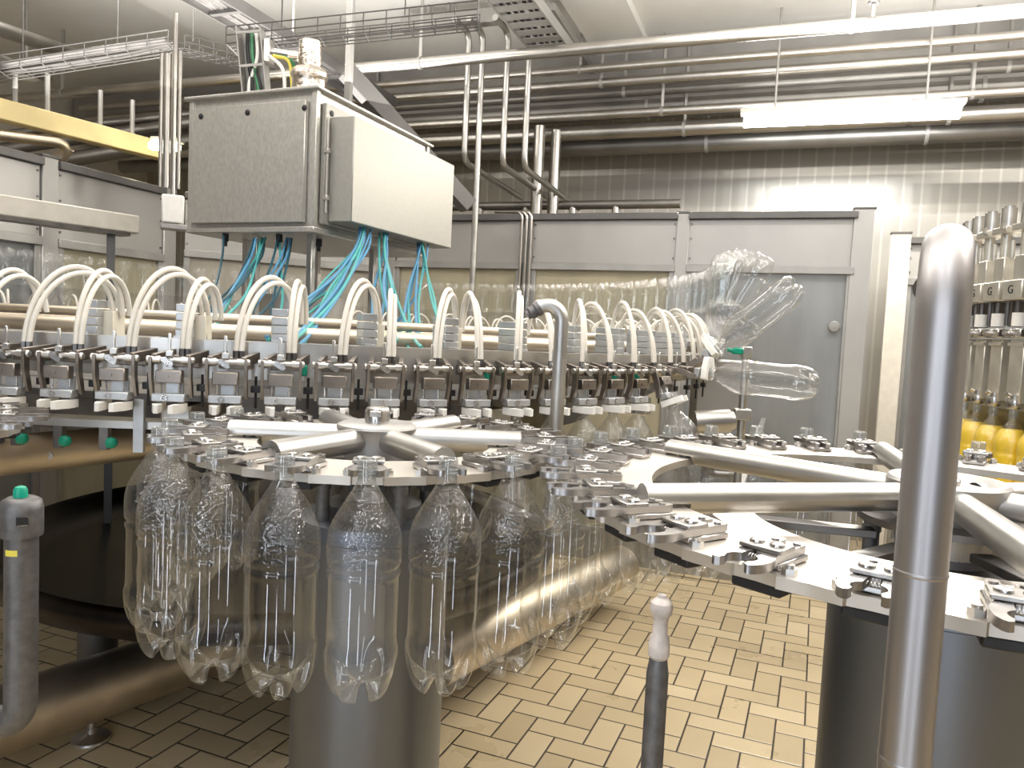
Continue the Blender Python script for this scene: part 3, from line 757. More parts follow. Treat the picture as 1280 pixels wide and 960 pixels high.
# centre rod with pale nozzle
cp = at(828, 742, .75); rod = empty('spray_rod', (cp.x, cp.y, 0)); tag(rod, 'upright steel rod with a pale crusted nozzle tip above the bright tiles', 'rod'); z = cp.z
mb = MB(); mb.lathe([(.0112, 0), (.0112, z - .082), (.0108, z - .080), (.0090, z - .068), (.0076, z - .066), (0, z - .066)], seg=26); mb.build('rod', M['castdark'], rod, ang=50)
mb = MB(); mb.lathe([(.0078, -.068), (.0108, -.064), (.0108, -.052), (.0098, -.050), (.0098, -.046), (.0078, -.042), (.0074, -.030), (.0080, -.024), (.0108, -.020), (.0116, -.014), (.0108, -.009), (.0080, -.006), (.0050, -.004), (.0044, -.001), (0, 0)], (0, 0, z), seg=28); mb.build('nozzle', M['nozzle'], rod, ang=30)

# hook ended pipe behind the middle wheel
b0 = at(697, 500, 1.62); b0.z = 0
top = at(690, 382, 1.62).z
hk = empty('spout_pipe', b0); tag(hk, 'grey hook-ended spout pipe standing behind the middle star wheel', 'pipe')
tc_ = Vector((RC.x - b0.x, RC.y - b0.y, 0)).normalized()
hp = [tc_ * 1.0 + Vector((0, 0, EYE - .955))] + bend(tc_ * 1.0 + Vector((0, 0, EYE - .955)), tc_ * 1.0 + Vector((0, 0, EYE - .42)), Vector((0, 0, EYE - .42)), .06) + bend(tc_ * 1.0 + Vector((0, 0, EYE - .42)), Vector((0, 0, EYE - .42)), Vector((0, 0, EYE)), .06) + [Vector((0, 0, top - .034))]
for k in range(1, 12):
    t = math.radians(128) * k / 11; hp.append(Vector((-.031 + .031 * math.cos(t), 0, top - .034 + .034 * math.sin(t))))
e = hp[-1]; d = (hp[-1] - hp[-2]).normalized()
mb = MB(); mb.tube(hp, .0150, 24); mb.build('tube', M['tube'], hk)
mb = MB(); Rq = d.to_track_quat('Z', 'Y').to_matrix(); mb.lathe([(.0150, -.004), (.0165, 0), (.0165, .006), (.0135, .008), (.0135, .012), (.0145, .014), (.0145, .020), (.010, .024), (.010, .029), (0, .029)], e, Rq, seg=22); mb.build('nozzle', M['castdark'], hk)

# sensor stand with green connector behind the large wheel
s0 = at(930, 480, 2.35); s0.z = 0; zlow = EYE - .48
ss = empty('sensor_stand', s0); tag(ss, 'steel stand with a green connector, grey box and short motor behind the tilting bottles', 'stand')
zt_ = at(930, 436, 2.35).z
mb = MB(); mb.cyl((0, 0, zlow), (0, 0, zt_), .012, seg=14); mb.build('rod', M['tube'], ss)
tv = 5.13 - (s0.x * VX.x + s0.y * VX.y)
mb = MB(); mb.bar(Vector((0, 0, zlow)), VX * tv + Vector((0, 0, zlow)), .03, .03, .002); mb.build('crossbar', M['gframe'], ss)
mb = MB(); mb.box((0, 0, zt_ - .01), (.03, .03, .035), b=.003); mb.build('clamp', M['steel'], ss)
mb = MB(); mb.box((0, 0, at(930, 518, 2.35).z), (.05, .035, .035), b=.003); mb.build('clamp', M['steel'], ss)
mb = MB(); mb.box((-.03, -.01, zt_ - .008), (.034, .02, .020), b=.004); mb.cyl((-.046, -.01, zt_ - .008), (-.062, -.01, zt_ - .004), .006, seg=10); mb.build('connector', M['green'], ss)
r0, r1 = at(868, 528, 2.2), at(912, 526, 2.2)
mb = MB(); mb.cyl(r0 - s0, r1 - s0, .034, seg=28); mb.cyl(r1 - s0, r1 - s0 + (r1 - r0).normalized() * .012, .026, seg=28); mo = mb.build('motor', M['tube'], ss)
q_ = r0.lerp(r1, .4) - s0; mb = MB(); mb.tube(route([q_, up_z(q_, zlow), Vector((0, 0, zlow))], .03), .012, 10); mb.build('motor_bracket', M['dark'], ss)
g0 = at(895, 470, 2.75) - s0; mb = MB(); mb.box((g0.x, g0.y, g0.z - .06), (.16, .10, .24), b=.006); mb.build('box', M['panel'], ss)
k_ = VX * g0.y / .94; mb = MB(); mb.tube(route([up_z(g0, g0.z - .15), up_z(g0, zlow), up_z(k_, zlow)], .03), .012, 10); mb.build('box_bracket', M['dark'], ss)

# ------------------------------------------------------------------ central cabinet on posts
C0 = P(-.797, 2.95, 0); LD = Vector((-.927, .375, 0)); RD = Vector((.375, .927, 0)); la, lb_ = .640, .900; ZB, ZT = .375, .900
cab = empty('electric_cabinet', C0 + (LD * la + RD * lb_) * .5 + Vector((0, 0, ZB))); tag(cab, 'large stainless steel cabinet raised on posts over the middle of the carousel', 'cabinet')
cz = Matrix((RD, -LD * -1, Vector((0, 0, 1)))).transposed()
Rc = Matrix((RD, LD, Vector((0, 0, 1)))).transposed()     # local x along the right face, y along the left face
def cl(x, y, z):
    """cabinet local (x along right face, y along left face, from the near corner) to part coordinates"""
    return RD * (x - lb_ / 2) + LD * (y - la / 2) + Vector((0, 0, z))
hgt = ZT - ZB
mb = MB(); mb.box(cl(lb_ / 2, la / 2, hgt / 2), (lb_ - .02, la - .02, hgt), Rc, .003)
for (x, y) in ((0, 0), (lb_, 0), (0, la), (lb_, la)): mb.box(cl(x + (.012 if x == 0 else -.012), y + (.012 if y == 0 else -.012), hgt / 2), (.024, .024, hgt + .012), Rc, .002)
mb.box(cl(lb_ / 2, la / 2, hgt + .003), (lb_ + .03, la + .03, .012), Rc, .003)
mb.box(cl(lb_ / 2, la / 2, -.008), (lb_ + .006, la + .006, .022), Rc, .003)
mb.build('case', M['cab'], cab)
mb = MB(); mb.box(cl(-.004, la / 2 + .003, hgt / 2 - .012), (.022, la - .075, hgt - .060), Rc, .003); dl = mb.build('door', M['cab'], cab)
for y in (.045, .32, .56):
    mb = MB(); Rr = (-RD).to_track_quat('Z', 'Y').to_matrix(); mb.lathe([(0, .004), (.006, .004), (.011, .002), (.012, 0), (.0, 0)], cl(-.016, y, hgt - .075), Rr, seg=18); mb.build('lock', M['black'], dl)
mb = MB(); mb.box(cl(lb_ / 2 + .004, -.004, hgt / 2 - .012), (lb_ - .075, .022, hgt - .060), Rc, .003); dr = mb.build('door', M['cabfront'], cab)
for x in (.075, .36, .73):
    mb = MB(); Rr = (-LD).to_track_quat('Z', 'Y').to_matrix(); mb.lathe([(0, .004), (.006, .004), (.0115, .002), (.012, 0), (.0, 0)], cl(x, -.016, hgt - .075), Rr, seg=18); mb.build('lock', M['black'], dr)
mb = MB(); mb.box(cl(.50, -.070, hgt / 2 - .03), (.86, .110, hgt - .12), Rc, .004); cov = mb.build('valve_cover', M['cabfront'], cab)
mb = MB(); mb.cyl(cl(.045, -.022, .06), cl(.045, -.022, hgt - .1), .005, seg=8)
for zz in (.12, .3): mb.box(cl(.045, -.022, zz), (.02, .02, .02), Rc, .002)
mb.build('hinge', M['steel'], cov)
for (x, y) in ((.03, .30), (.07, .06), (.55, .08), (.2, .5), (.70, .5)):
    mb = MB(); q = cl(x, y, 0); mb.box(q + Vector((0, 0, -.29)), (.026, .026, .56), Rc, .002); mb.build('post', M['tube'], cab)
for (x, y) in ((.03, .46), (.06, .21), (.2, .12)):
    mb = MB(); q = cl(x, y, -.02); mb.cyl(q, q - Vector((0, 0, .03)), .013, seg=10); mb.cyl(q - Vector((0, 0, .03)), q - Vector((0, 0, .05)), .008, seg=10); mb.build('cable_gland', M['black'], cab)
# things on the cabinet top
ctop = ZT + .011
def on_top(px, py, D): p = at(px, py, D); return p
cpz = C0.z - EYE + ZT
q = C0 + RD * .30 + LD * .27 + Vector((0, 0, ctop)); 
fo = empty('foil_pipe', q); tag(fo, 'foil-wrapped pipe fitting standing on top of the cabinet', 'pipe')
mb = MB(); n = 26
pr = [(.072, 0), (.074, .03), (.070, .06), (.073, .09), (.071, .12), (.074, .14), (.079, .148), (.079, .162), (.070, .178), (.055, .186)]
mb.lathe(pr, seg=n)
for i, v in enumerate(mb.v):
    r_ = random.uniform(-.003, .003); mb.v[i] = (v[0] * (1 + r_ * 8), v[1] * (1 + r_ * 8), v[2] + r_)
mb.build('foil_wrap', M['foil'], fo, ang=25)
mb = MB(); mb.lathe([(.045, .17), (.048, .185), (.048, .285), (.046, .297), (.036, .300), (0, .300)], seg=30); mb.cyl((-.05, -.01, .23), (-.09, -.02, .232), .012, seg=12); mb.build('pipe_stub', M['foil'], fo)
q2 = C0 + RD * .28 + LD * .50 + Vector((0, 0, ctop))
mb = MB(); d0 = q2 + Vector((0, 0, -.0))
duct = empty('cable_duct', q2); tag(duct, 'tall grey open cable duct leaning on the cabinet top, left of the foil pipe', 'duct')
mb.bar((-.03, 0, .0), (-.075, 0, .345), .10, .008, .001, up=Vector((0, 1, 0))); 
Rd = Matrix.Rotation(math.radians(8), 3, 'Y')
mb = MB()
for sgn, th in ((-1, .006), (1, .006)): mb.box(Vector((-.04 + sgn * .052, 0, .18)), (th, .07, .37), Matrix.Rotation(math.radians(-7), 3, 'Y'), .001)
mb.box(Vector((-.04, .034, .18)), (.104, .005, .37), Matrix.Rotation(math.radians(-7), 3, 'Y'), .001)
for zz in (.05, .20, .34): mb.box(Vector((-.04 + (.18 - zz) * .12, -.034, zz)), (.11, .004, .012), Matrix.Rotation(math.radians(-7), 3, 'Y'), .001)
mb.build('channel', M['beam'], duct)
for i, (c_, x0, x1) in enumerate((('cable_g', -.02, -.05), ('black', -.045, -.07), ('white', -.06, -.03), ('black', -.01, -.06))):
    mb = MB(); mb.tube(smooth_path([(x0 + .01, -.0, .01), (x0, -.01, .12), (x1, .0, .24), (x1 - .01, .01, .36)], 5), .008, 8); mb.build('cable', M[c_], duct)
arm = MB(); arm.cyl(Vector((.02, 0, .27)), Vector((.16, -.03, .245)), .020, seg=14); arm.box((.02, 0, .27), (.03, .06, .10), b=.003); arm.build('clamp_arm', M['steel'], duct)
for i, (c_, off) in enumerate((('cable_y', 0), ('cable_g', .018), ('white', -.03))):
    mb = MB(); s_ = q2 + Vector((.05 + off * .6, -.03, .245)); t_ = q2 + Vector((.145 + off, -.055, .005 + (.10 if c_ != 'white' else .02)))
    m_ = s_.lerp(t_, .5) + Vector((.025, 0, .045))
    o = tag(mb.__class__().tube(smooth_path([s_, m_, t_], 8), .008, 8).build('cable', M[c_]), {'cable_y': 'yellow cable bending down onto the cabinet top', 'cable_g': 'green cable beside the yellow one on the cabinet top', 'white': 'white cable reaching the cabinet top near its front corner'}[c_], 'cable')

# pneumatic tubes hanging from the cabinet
bundles = [  # start on the cabinet (local x, y), end pixels / distance, colours, label
    ((.24, -.075), [(352, 402, 2.05), (330, 425, 1.95), (346, 440, 1.85), (368, 385, 2.3)], ('blue', 'teal', 'blue', 'teal', 'blue', 'blue', 'teal', 'teal'), 'blue-green air tube in the bundle under the left end of the valve cover'),
    ((.28, -.075), [(365, 440, 1.80), (372, 428, 1.85), (362, 425, 1.85)], ('blue', 'teal', 'blue', 'teal', 'blue'), 'blue-green air tube dropping straight to the block in front of the cabinet'),
    ((.40, -.075), [(500, 432, 1.95), (490, 425, 2.0), (520, 438, 1.95), (470, 420, 2.1)], ('teal', 'blue', 'teal', 'blue', 'blue', 'teal', 'teal', 'blue'), 'blue-green air tube in the middle bundle under the valve cover'),
    ((.73, -.075), [(505, 415, 2.3), (520, 420, 2.2), (478, 425, 2.5), (560, 430, 2.2)], ('blue', 'teal', 'blue', 'teal', 'teal', 'blue', 'blue', 'teal', 'blue'), 'blue-green air tube in the bundle under the right end of the valve cover'),
    ((.06, .30), [(245, 405, 2.1), (252, 420, 2.0), (200, 425, 2.1), (262, 395, 2.3)], ('navy', 'teal', 'navy', 'blue', 'navy', 'blue', 'navy', 'teal'), 'dark air tube hanging under the left part of the cabinet'),
    ((.08, .20), [(300, 420, 2.05), (330, 425, 2.3), (286, 415, 2.2)], ('navy', 'teal', 'blue', 'navy', 'navy', 'blue'), 'dark air tube hanging under the cabinet between its two front posts'),
    ((.02, .47), [(246, 395, 2.15)], ('navy',), 'single dark air tube hanging at the left end of the cabinet')]
for (sx, sy), ends, cols, lab in bundles:
    for i, c_ in enumerate(cols):
        e_ = ends[i % len(ends)]
        s_ = C0 + RD * (sx + random.uniform(-.03, .03)) + LD * (sy + random.uniform(-.02, .02)) + Vector((0, 0, ZB + (.03 if sy < 0 else -.03)))
        t_ = at(e_[0] + random.uniform(-8, 8), e_[1] + random.uniform(-5, 5), e_[2])
        sag = random.uniform(.04, .09)
        pts = [s_, s_.lerp(t_, .12) + Vector((random.uniform(-.01, .01), 0, -.05)), s_.lerp(t_, .5) + Vector((random.uniform(-.03, .03), random.uniform(-.02, .02), -sag)), s_.lerp(t_, .85) + Vector((0, 0, -sag * .5)), t_]
        mb = MB(); mb.tube(smooth_path(pts, 6), .0048, 7)
        o = tag(mb.build('air_tube', M[c_]), lab, 'tube', lab.replace('air tube', 'air tubes') if len(cols) > 1 else None)

# ------------------------------------------------------------------ guard enclosure around the machine
def guard_bay(p0, p1, zt, label, win='pane', mid=.47, knob=False, zb=-EYE, band=.045, cat='machine guard'):
    """one bay between two floor points; zt, mid relative to the eye"""
    o = empty('machine_guard', up_z(p0, 0)); tag(o, label, cat)
    b = up_z(p0, 0); q = up_z(p1, 0) - b; L = q.length; d = q.normalized(); n = Vector((d.y, -d.x, 0))
    Rr = Matrix((d, -n, Vector((0, 0, 1)))).transposed()
    z = lambda v: v + EYE
    mb = MB(); mb.box(d * L / 2 + Vector((0, 0, z(zt - band / 2))) + n * .012, (L, .075, band), Rr, .003); mb.build('top_rail', M['gdark'], o)
    mb = MB(); mb.box(d * L / 2 + Vector((0, 0, z((zt - band + mid) / 2))), (L - .01, .03, zt - band - mid), Rr, .003); up = mb.build('upper_panel', M['panel'], o)
    for xx in (.02, L - .02):
        for zz in (mid + .04, (mid + zt) / 2, zt - band - .03): mb = MB(); mb.cyl(d * xx + n * .014 + Vector((0, 0, z(zz))), d * xx + n * .021 + Vector((0, 0, z(zz))), .007, seg=8); mb.build('screw', M['dark'], up)
    mb = MB(); mb.box(d * L / 2 + Vector((0, 0, z(mid - .025))) + n * .008, (L, .06, .05), Rr, .003); mb.build('mid_rail', M['gframe'], o)
    mb = MB(); z0, z1 = zb + .25, mid - .05
    for xx in (.02, L - .02): mb.box(d * xx + Vector((0, 0, z((z0 + z1) / 2))), (.04, .045, z1 - z0), Rr, .002)
    mb.box(d * L / 2 + Vector((0, 0, z(z0 - .1))), (L, .04, .24), Rr, .002); fr = mb.build('window_frame', M['gframe'], o)
    mb = MB(); mb.box(d * L / 2 + Vector((0, 0, z((z0 + z1) / 2))), (L - .08, .008, z1 - z0), Rr); mb.build('pane', M[win], fr)
    if knob:
        mb = MB(); kk = d * (L - .09) + n * .01 + Vector((0, 0, z(.14))); mb.lathe([(.02, 0), (.034, .006), (.036, .016), (.030, .022), (0, .024)], kk, n.to_track_quat('Z', 'Y').to_matrix(), seg=24); mb.build('knob', M['gframe'], o)
    return o
def guard_post(p, zt, w, label, mat='panel', Rr=None, d=.06):
    o = empty('guard_post', up_z(p, 0)); tag(o, label, 'post')
    Rr = Rr or Matrix.Rotation(math.radians(-20), 3, 'Z')
    mb = MB(); mb.box((0, 0, (zt + EYE) / 2), (w, d, zt + EYE), Rr, .004); mb.build('column', M[mat], o)
    mb = MB(); mb.box((0, 0, zt + EYE + .005), (w + .01, d + .01, .014), Rr, .002); mb.build('cap', M['gdark'], o); return o
VB = 5.17; ZG = .857
us = [-4.0 + 1.095 * k for k in range(5)]     # -4.0 ... .38
names = ['guard panel behind the left post of the cabinet', 'guard panel hidden partly by the cabinet right end', 'guard panel between the cable conduit and the wide grey post', 'guard door right of the wide grey post, with a round knob']
labs = ['yellowish guard panel behind the cabinet posts', 'guard panel behind the air tubes, at the right edge of the cabinet', 'bright guard panel behind the spout pipe, with a glare spot', 'guard door with a round knob behind the tilted bottles']
for k in range(4):
    guard_bay(H(us[k] + .035, VB, 0), H(us[k + 1] - .035, VB, 0), ZG, labs[k], ('paneyellow', 'paneyellow', 'paneyellow', 'pane')[k], mid=.515, knob=(k == 3))
pl = ['guard post behind the left end of the cabinet', 'guard post behind the cabinet', 'narrow guard post with cable conduits behind the hoses', 'pale guard post between the two bright panels', 'broad pale guard post at the right end of the knobbed door']
for k in range(1, 5): guard_post(H(us[k], VB, 0), ZG + (.012 if k == 4 else -.005), (.07, .07, .05, .085, .12)[k], pl[k], 'panel' if k > 2 else 'gframe')
cc = H(us[2], VB - .05, 0)
cd = empty('conduit', up_z(cc, 0)); tag(cd, 'bundle of thin cable conduits running up the narrow guard post', 'conduit')
for dx in (-.035, 0, .035):
    mb = MB(); q0 = UX * dx; pts = route([q0, q0 + Vector((0, 0, EYE + ZG + .01)), q0 + Vector((0, 0, EYE + ZG + .03)) - UX * .25 + VX * .1], .05); mb.tube(pts, .011, 8); mb.build('pipe', M['pipe'], cd)
# second plane to the right
guard_post(H(.66, 5.75, 0), .80, .12, 'cream guard post behind the right end of the guard door', 'cream')
guard_bay(H(.73, 5.95, 0), H(2.1, 5.95, 0), .80, 'farther guard panel with dark window seen left of the handrail loop', 'pane', mid=.52)
guard_bay(H(2.12, 5.95, 0), H(3.5, 5.95, 0), .80, 'farther guard panel behind the filling valves', 'pane', mid=.52)
# left side
UL = -4.0
guard_bay(H(UL, 2.15, 0), H(UL, 3.10, 0), ZG, 'guard panel with a dark window at the left edge', 'pane', mid=.42)
guard_bay(H(UL, 3.20, 0), H(UL, 3.98, 0), ZG, 'guard panel with a yellowish window on the left side', 'paneyellow', mid=.42)
guard_post(H(UL, 3.15, 0), ZG + .01, .10, 'pale guard post between the two left panels', 'panel', Matrix.Rotation(math.radians(70), 3, 'Z'))
guard_post(H(UL, 4.03, 0), ZG + .01, .11, 'pale guard corner post left of the cabinet', 'panel', Matrix.Rotation(math.radians(70), 3, 'Z'))
guard_bay(H(UL + .06, 4.12, 0), H(-3.0, VB, 0), ZG, 'angled beige guard panel with brown stains under the left end of the cabinet', 'panebeige', mid=.47)
bx = at(216, 262, 4.4); wb = empty('junction_box', bx); tag(wb, 'small white junction box left of the cabinet', 'box')
mb = MB(); mb.box((0, 0, 0), (.12, .08, .16), Matrix.Rotation(math.radians(25), 3, 'Z'), .008); mb.build('case', M['white'], wb)
mb = MB(); mb.cyl((0, 0, .08), (0, 0, 1.1), .013, seg=10); mb.build('conduit', M['pipe'], wb)
mb = MB(); mb.box((.01, .02, -.10), (.16, .12, .03), Matrix.Rotation(math.radians(25), 3, 'Z'), .004); mb.build('shelf', M['gframe'], wb)
# beam crossing in front of the left panels
pa, pb = at(-40, 256, 3.05), at(168, 272, 3.6); pa.z = pb.z = EYE + .425
bb = empty('lamp_housing', up_z(pb, 0)); tag(bb, 'long beige sheet-metal housing crossing in front of the left panels', 'housing')
b_ = up_z(pb, 0); mb = MB(); mb.bar(pa - b_, pb - b_, .10, .085, .006); mb.build('housing', M['cream'], bb)
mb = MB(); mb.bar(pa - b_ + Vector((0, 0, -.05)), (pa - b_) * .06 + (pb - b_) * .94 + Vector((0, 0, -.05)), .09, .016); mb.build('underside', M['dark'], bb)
q = (pa - b_).lerp(pb - b_, .84); mb = MB(); mb.box(up_z(q, (EYE + .38) / 2), (.035, .035, EYE + .38), Matrix.Rotation(.5, 3, 'Z'), .002); mb.build('post', M['gdark'], bb)

# ------------------------------------------------------------------ ceiling services
def long_pipe(u0, u1, v, z, r, mat, label, name='pipe', clamps=()):
    a_, b__ = H(u0, v, z), H(u1, v, z); o = empty(name, a_); tag(o, label, 'pipe')
    mb = MB(); mb.tube([Vector(), (b__ - a_) * .5, b__ - a_], r, 20); mb.build('tube', M[mat], o)
    for c_ in clamps:
        mb = MB(); q = UX * (c_ - u0); mb.cyl(q - UX * .012, q + UX * .012, r * 1.12, seg=18); mb.box(q + Vector((0, 0, r + (2.25 - z - r) / 2)), (.02, .02, 2.25 - z - r)); mb.build('hanger', M['beam'], o)
    return o
long_pipe(-6.9, 4.4, 4.54, 1.745, .036, 'pipe', 'long bright pipe crossing the whole ceiling in front of the others', clamps=(-5.6, -2.4, .2, 2.6))
rows = [(5.55, 1.985, .030, 'pipe', 'uppermost thin pipe of the far pipe group'), (5.62, 1.90, .034, 'pipe', 'second pipe from the top in the far pipe group'), (5.75, 1.865, .038, 'pipedark', 'third pipe down in the far pipe group'),
        (5.95, 1.80, .085, 'pipedark', 'thick dark lagged pipe in the middle of the far pipe group'), (5.70, 1.69, .032, 'pipe', 'bright pipe below the thick lagged pipe'), (5.85, 1.60, .055, 'pipe', 'wide dull pipe near the bottom of the far group'), (6.05, 1.54, .07, 'pipedark', 'lowest wide pipe of the far group')]
for i, (v, z, r, m_, lb) in enumerate(rows): long_pipe(-6.6, 5.4, v, z, r, m_, lb, clamps=((-4.5 + .2 * i, -1.6 + .15 * i, 1.4 - .1 * i)))
# four dropping pipes
dp = [(588, 42, 'leftmost of the four dropping pipes, bent right at its foot', True), (604, 42, 'long dropping pipe reaching down behind the bottles', False), (631, 40, 'third dropping pipe from the left, bent right at its foot', True), (655, 38, 'rightmost of the four dropping pipes, bent right at its foot', True)]
for i, (px, py, lb, bent) in enumerate(dp):
    D = 5.3; t_ = at(px, py, D); zt_ = t_.z
    if bent:
        f_ = at((580, 0, 628, 655)[i], (202, 0, 207, 210)[i], D); t_.x, t_.y = f_.x, f_.y
        pts = [t_ + VX * -.25, t_, up_z(f_, f_.z), f_ + VX * 1.2 - Vector((0, 0, .03))]
        if i == 3: pts[3] = f_ + VX * 1.45 - Vector((0, 0, .03))
    else:
        pts = [t_ + VX * -.25, t_, up_z(t_, EYE + .12), up_z(t_, .0)]
    pipe_thing('drop_pipe', pts, .021, 'tube', lb, br=.09 if bent else .08, seg=16)
ra, rb = at(500, 14, 4.1), at(688, 12, 4.1); ra = at(690, 12, 4.05) - UX * 1.0
pr_ = at(690, 13, 5.1)
hb = empty('support_channel', pr_); tag(hb, 'horizontal box channel near the ceiling carrying the dropping pipes', 'channel')
mb = MB(); mb.bar(-UX * 1.1, Vector(), .08, .095, .004); mb.build('channel', M['beam'], hb)
for x in (-.9, -.75, -.2):
    mb = MB(); mb.cyl(-UX * -x + Vector((0, 0, .03)), -UX * -x + Vector((0, 0, EYE + 2.25 - pr_.z)), .012, seg=8); mb.build('hanger_rod', M['beam'], hb)
a_ = at(690, 8, 5.05); b__ = a_ + VX * 1.2 - Vector((0, 0, .05)); 
so = tag(MB().bar(a_, b__, .04, .05, .003).build('brace', M['beam']), 'diagonal ceiling brace running back from the end of the box channel', 'brace')
# sloped channel and square hanger post behind the cabinet
a_, b__ = at(432, 88, 4.6), at(586, 258, 5.0)
tag(MB().bar(a_, b__, .10, .10, .004).build('sloped_beam', M['gdark']), 'sloping steel beam going down to the right behind the cabinet', 'beam')
p_ = at(436, 100, 4.3); tag(MB().box(up_z(p_, (EYE + 2.25 + EYE + .95) / 2), (.036, .036, 1.3), Matrix.Rotation(math.radians(-20), 3, 'Z'), .003).build('hanger_post', M['beam']), 'square hanging post just right of the foil-wrapped pipe', 'post')
# cable ladders running along v
def ladder(u, v0, v1, z, w, label, mat='gdark', solid=False):
    o = empty('cable_tray', H(u, v0, z)); tag(o, label, 'cable tray'); L = v1 - v0
    Rr = Matrix((VX, -UX, Vector((0, 0, 1)))).transposed()
    mb = MB()
    for s_ in (-1, 1): mb.box(VX * L / 2 + UX * s_ * w / 2, (L, .012, .07), Rr, .001)
    if solid:
        n = int(L / .12)
        for k in range(n): mb.box(VX * (k + .5) * L / n - Vector((0, 0, .03)), (L / n * .62, w, .005), Rr)
    else:
        n = int(L / .25)
        for k in range(n): mb.box(VX * (k + .5) * L / n - Vector((0, 0, .02)), (.03, w, .02), Rr)
    mb.build('tray', M[mat], o)
    for j in range(5):
        mb = MB(); x = (j - 2) * w / 6; mb.tube(smooth_path([UX * (x + random.uniform(-.01, .01)) + VX * L * t + Vector((0, 0, -.005)) for t in (0, .25, .5, .75, 1)], 4), .012, 6); mb.build('cable', M['dark'], o)
    for t in (.15, .6):
        mb = MB(); mb.cyl(VX * L * t + UX * w / 2, VX * L * t + UX * w / 2 + Vector((0, 0, 2.25 - z)), .008, seg=8); mb.build('hanger_rod', M['beam'], o)
    return o
ladder(-1.62, 2.6, 5.0, 1.92, .26, 'perforated cable tray running back under the ceiling above the cabinet', mat='beam', solid=True)
ladder(-3.05, 2.0, 5.2, 1.72, .22, 'dark cable tray crossing the ceiling at the upper left')
def mesh_tray(a_, b__, w, h, label):
    o = empty('wire_tray', a_); tag(o, label, 'wire tray'); d = b__ - a_; L = d.length; dn = d.normalized(); s_ = Vector((-dn.y, dn.x, 0)).normalized()
    mb = MB()
    for y, z in ((-w / 2, h), (-w / 2, h / 2), (-w / 2, 0), (-w / 4, 0), (0, 0), (w / 4, 0), (w / 2, 0), (w / 2, h / 2), (w / 2, h)): mb.cyl(s_ * y + Vector((0, 0, z)), d + s_ * y + Vector((0, 0, z)), .0034, seg=5)
    n = int(L / .11)
    for k in range(n + 1):
        q = dn * (k * L / n); mb.tube([q + s_ * -w / 2 + Vector((0, 0, h)), q + s_ * -w / 2, q + s_ * w / 2, q + s_ * w / 2 + Vector((0, 0, h))], .0034, 5)
    mb.build('mesh', M['gdark'], o)
    for t in (.2, .7):
        mb = MB(); q = d * t; mb.cyl(q + Vector((0, 0, h)), up_z(q, EYE + 2.25 - a_.z), .004, seg=6); mb.build('hanger_rod', M['gdark'], o)
    return o
mesh_tray(at(290, 62, 3.9), at(598, 30, 3.9), .16, .08, 'wire mesh tray crossing behind the foil pipe to the dropping pipes')
t1 = mesh_tray(at(-20, 98, 4.6), at(215, 62, 4.8), .2, .08, 'wire mesh tray with dark cables at the upper left')
for j in range(4):
    a_, b__ = at(-20, 96, 4.6), at(212, 60, 4.8); mb = MB(); o_ = Vector((0, (j - 1.5) * .04, .03)); mb.tube(smooth_path([a_ + o_, a_.lerp(b__, .5) + o_ + Vector((0, 0, random.uniform(-.02, .02))), b__ + o_], 6), .014, 7)
    o = mb.build('cable', M['dark'], t1); o.location = -t1.location
mesh_tray(at(215, 62, 4.8), at(330, 88, 5.6), .2, .08, 'wire mesh tray running right behind the cable duct')
# conduit column at the left of the cabinet
c0 = at(212, 235, 4.55); zc = at(212, 62, 4.55).z
cc = empty('conduit', up_z(c0, c0.z)); tag(cc, 'vertical bundle of conduits dropping from the ceiling left of the cabinet', 'conduit')
for dx in (-.05, -.02, .01, .045):
    mb = MB(); mb.cyl((dx, dx * .3, 0), (dx, dx * .3, zc - c0.z - (0 if dx > 0 else .03)), .012 if dx != -.02 else .02, seg=10); mb.build('pipe', M['pipe'], cc)
# yellow beam, upper left pipes
a_, b__ = at(-40, 145, 4.5), at(206, 189, 5.6); a_.z = b__.z = EYE + 1.20
yb = tag(MB().bar(a_, b__, .10, .125, .006).build('crane_beam', M['yellow']), 'yellow painted beam at the upper left', 'beam')
for i, t in enumerate((.2, .35, .62, .8)):
    q = a_.lerp(b__, t) + Vector((0, 0, .06)); tag(MB().cyl(q, up_z(q, EYE + 1.5), .016, seg=8).build('hanger', M['beam']), '%s hanger from the left standing on the yellow beam' % ordinal(i + 1), 'hanger')
def px_pipe(pts, r, mat, label, br=.1, name='pipe'):
    pipe_thing(name, [at(*p) for p in pts], r, mat, label, br=br, seg=14)
px_pipe([(-20, 30, 4.4), (100, 70, 5.6)], .045, 'pipe', 'beige pipe end at the upper left ceiling')
px_pipe([(-20, 66, 4.4), (60, 98, 5.4)], .030, 'pipe', 'thin beige pipe below the upper left pipe')
px_pipe([(-20, 166, 4.6), (90, 180, 5.0), (72, 203, 5.0), (55, 204, 5.0)], .035, 'frame', 'bent brown pipe under the yellow beam', br=.12)
for i, (y0, y1, r) in enumerate(((150, 140, .03), (170, 150, .05), (196, 172, .06))):
    px_pipe([(-20, y0 + 20, 6.0), (260, y1, 6.6)], r, 'pipedark', '%s dark pipe behind the yellow beam counted from the top' % ordinal(i + 1))
# small valve on the bright ceiling pipe
va = H(.30, 4.54, 1.78); vv = empty('valve', va); tag(vv, 'small hand valve standing on the bright ceiling pipe', 'valve')
mb = MB(); mb.cyl((0, 0, 0), (0, 0, .07), .010, seg=10); mb.build('stem', M['steel'], vv); mb = MB(); mb.cyl((0, 0, .07), (0, 0, .08), .030, seg=16); mb.build('handwheel', M['dark'], vv)
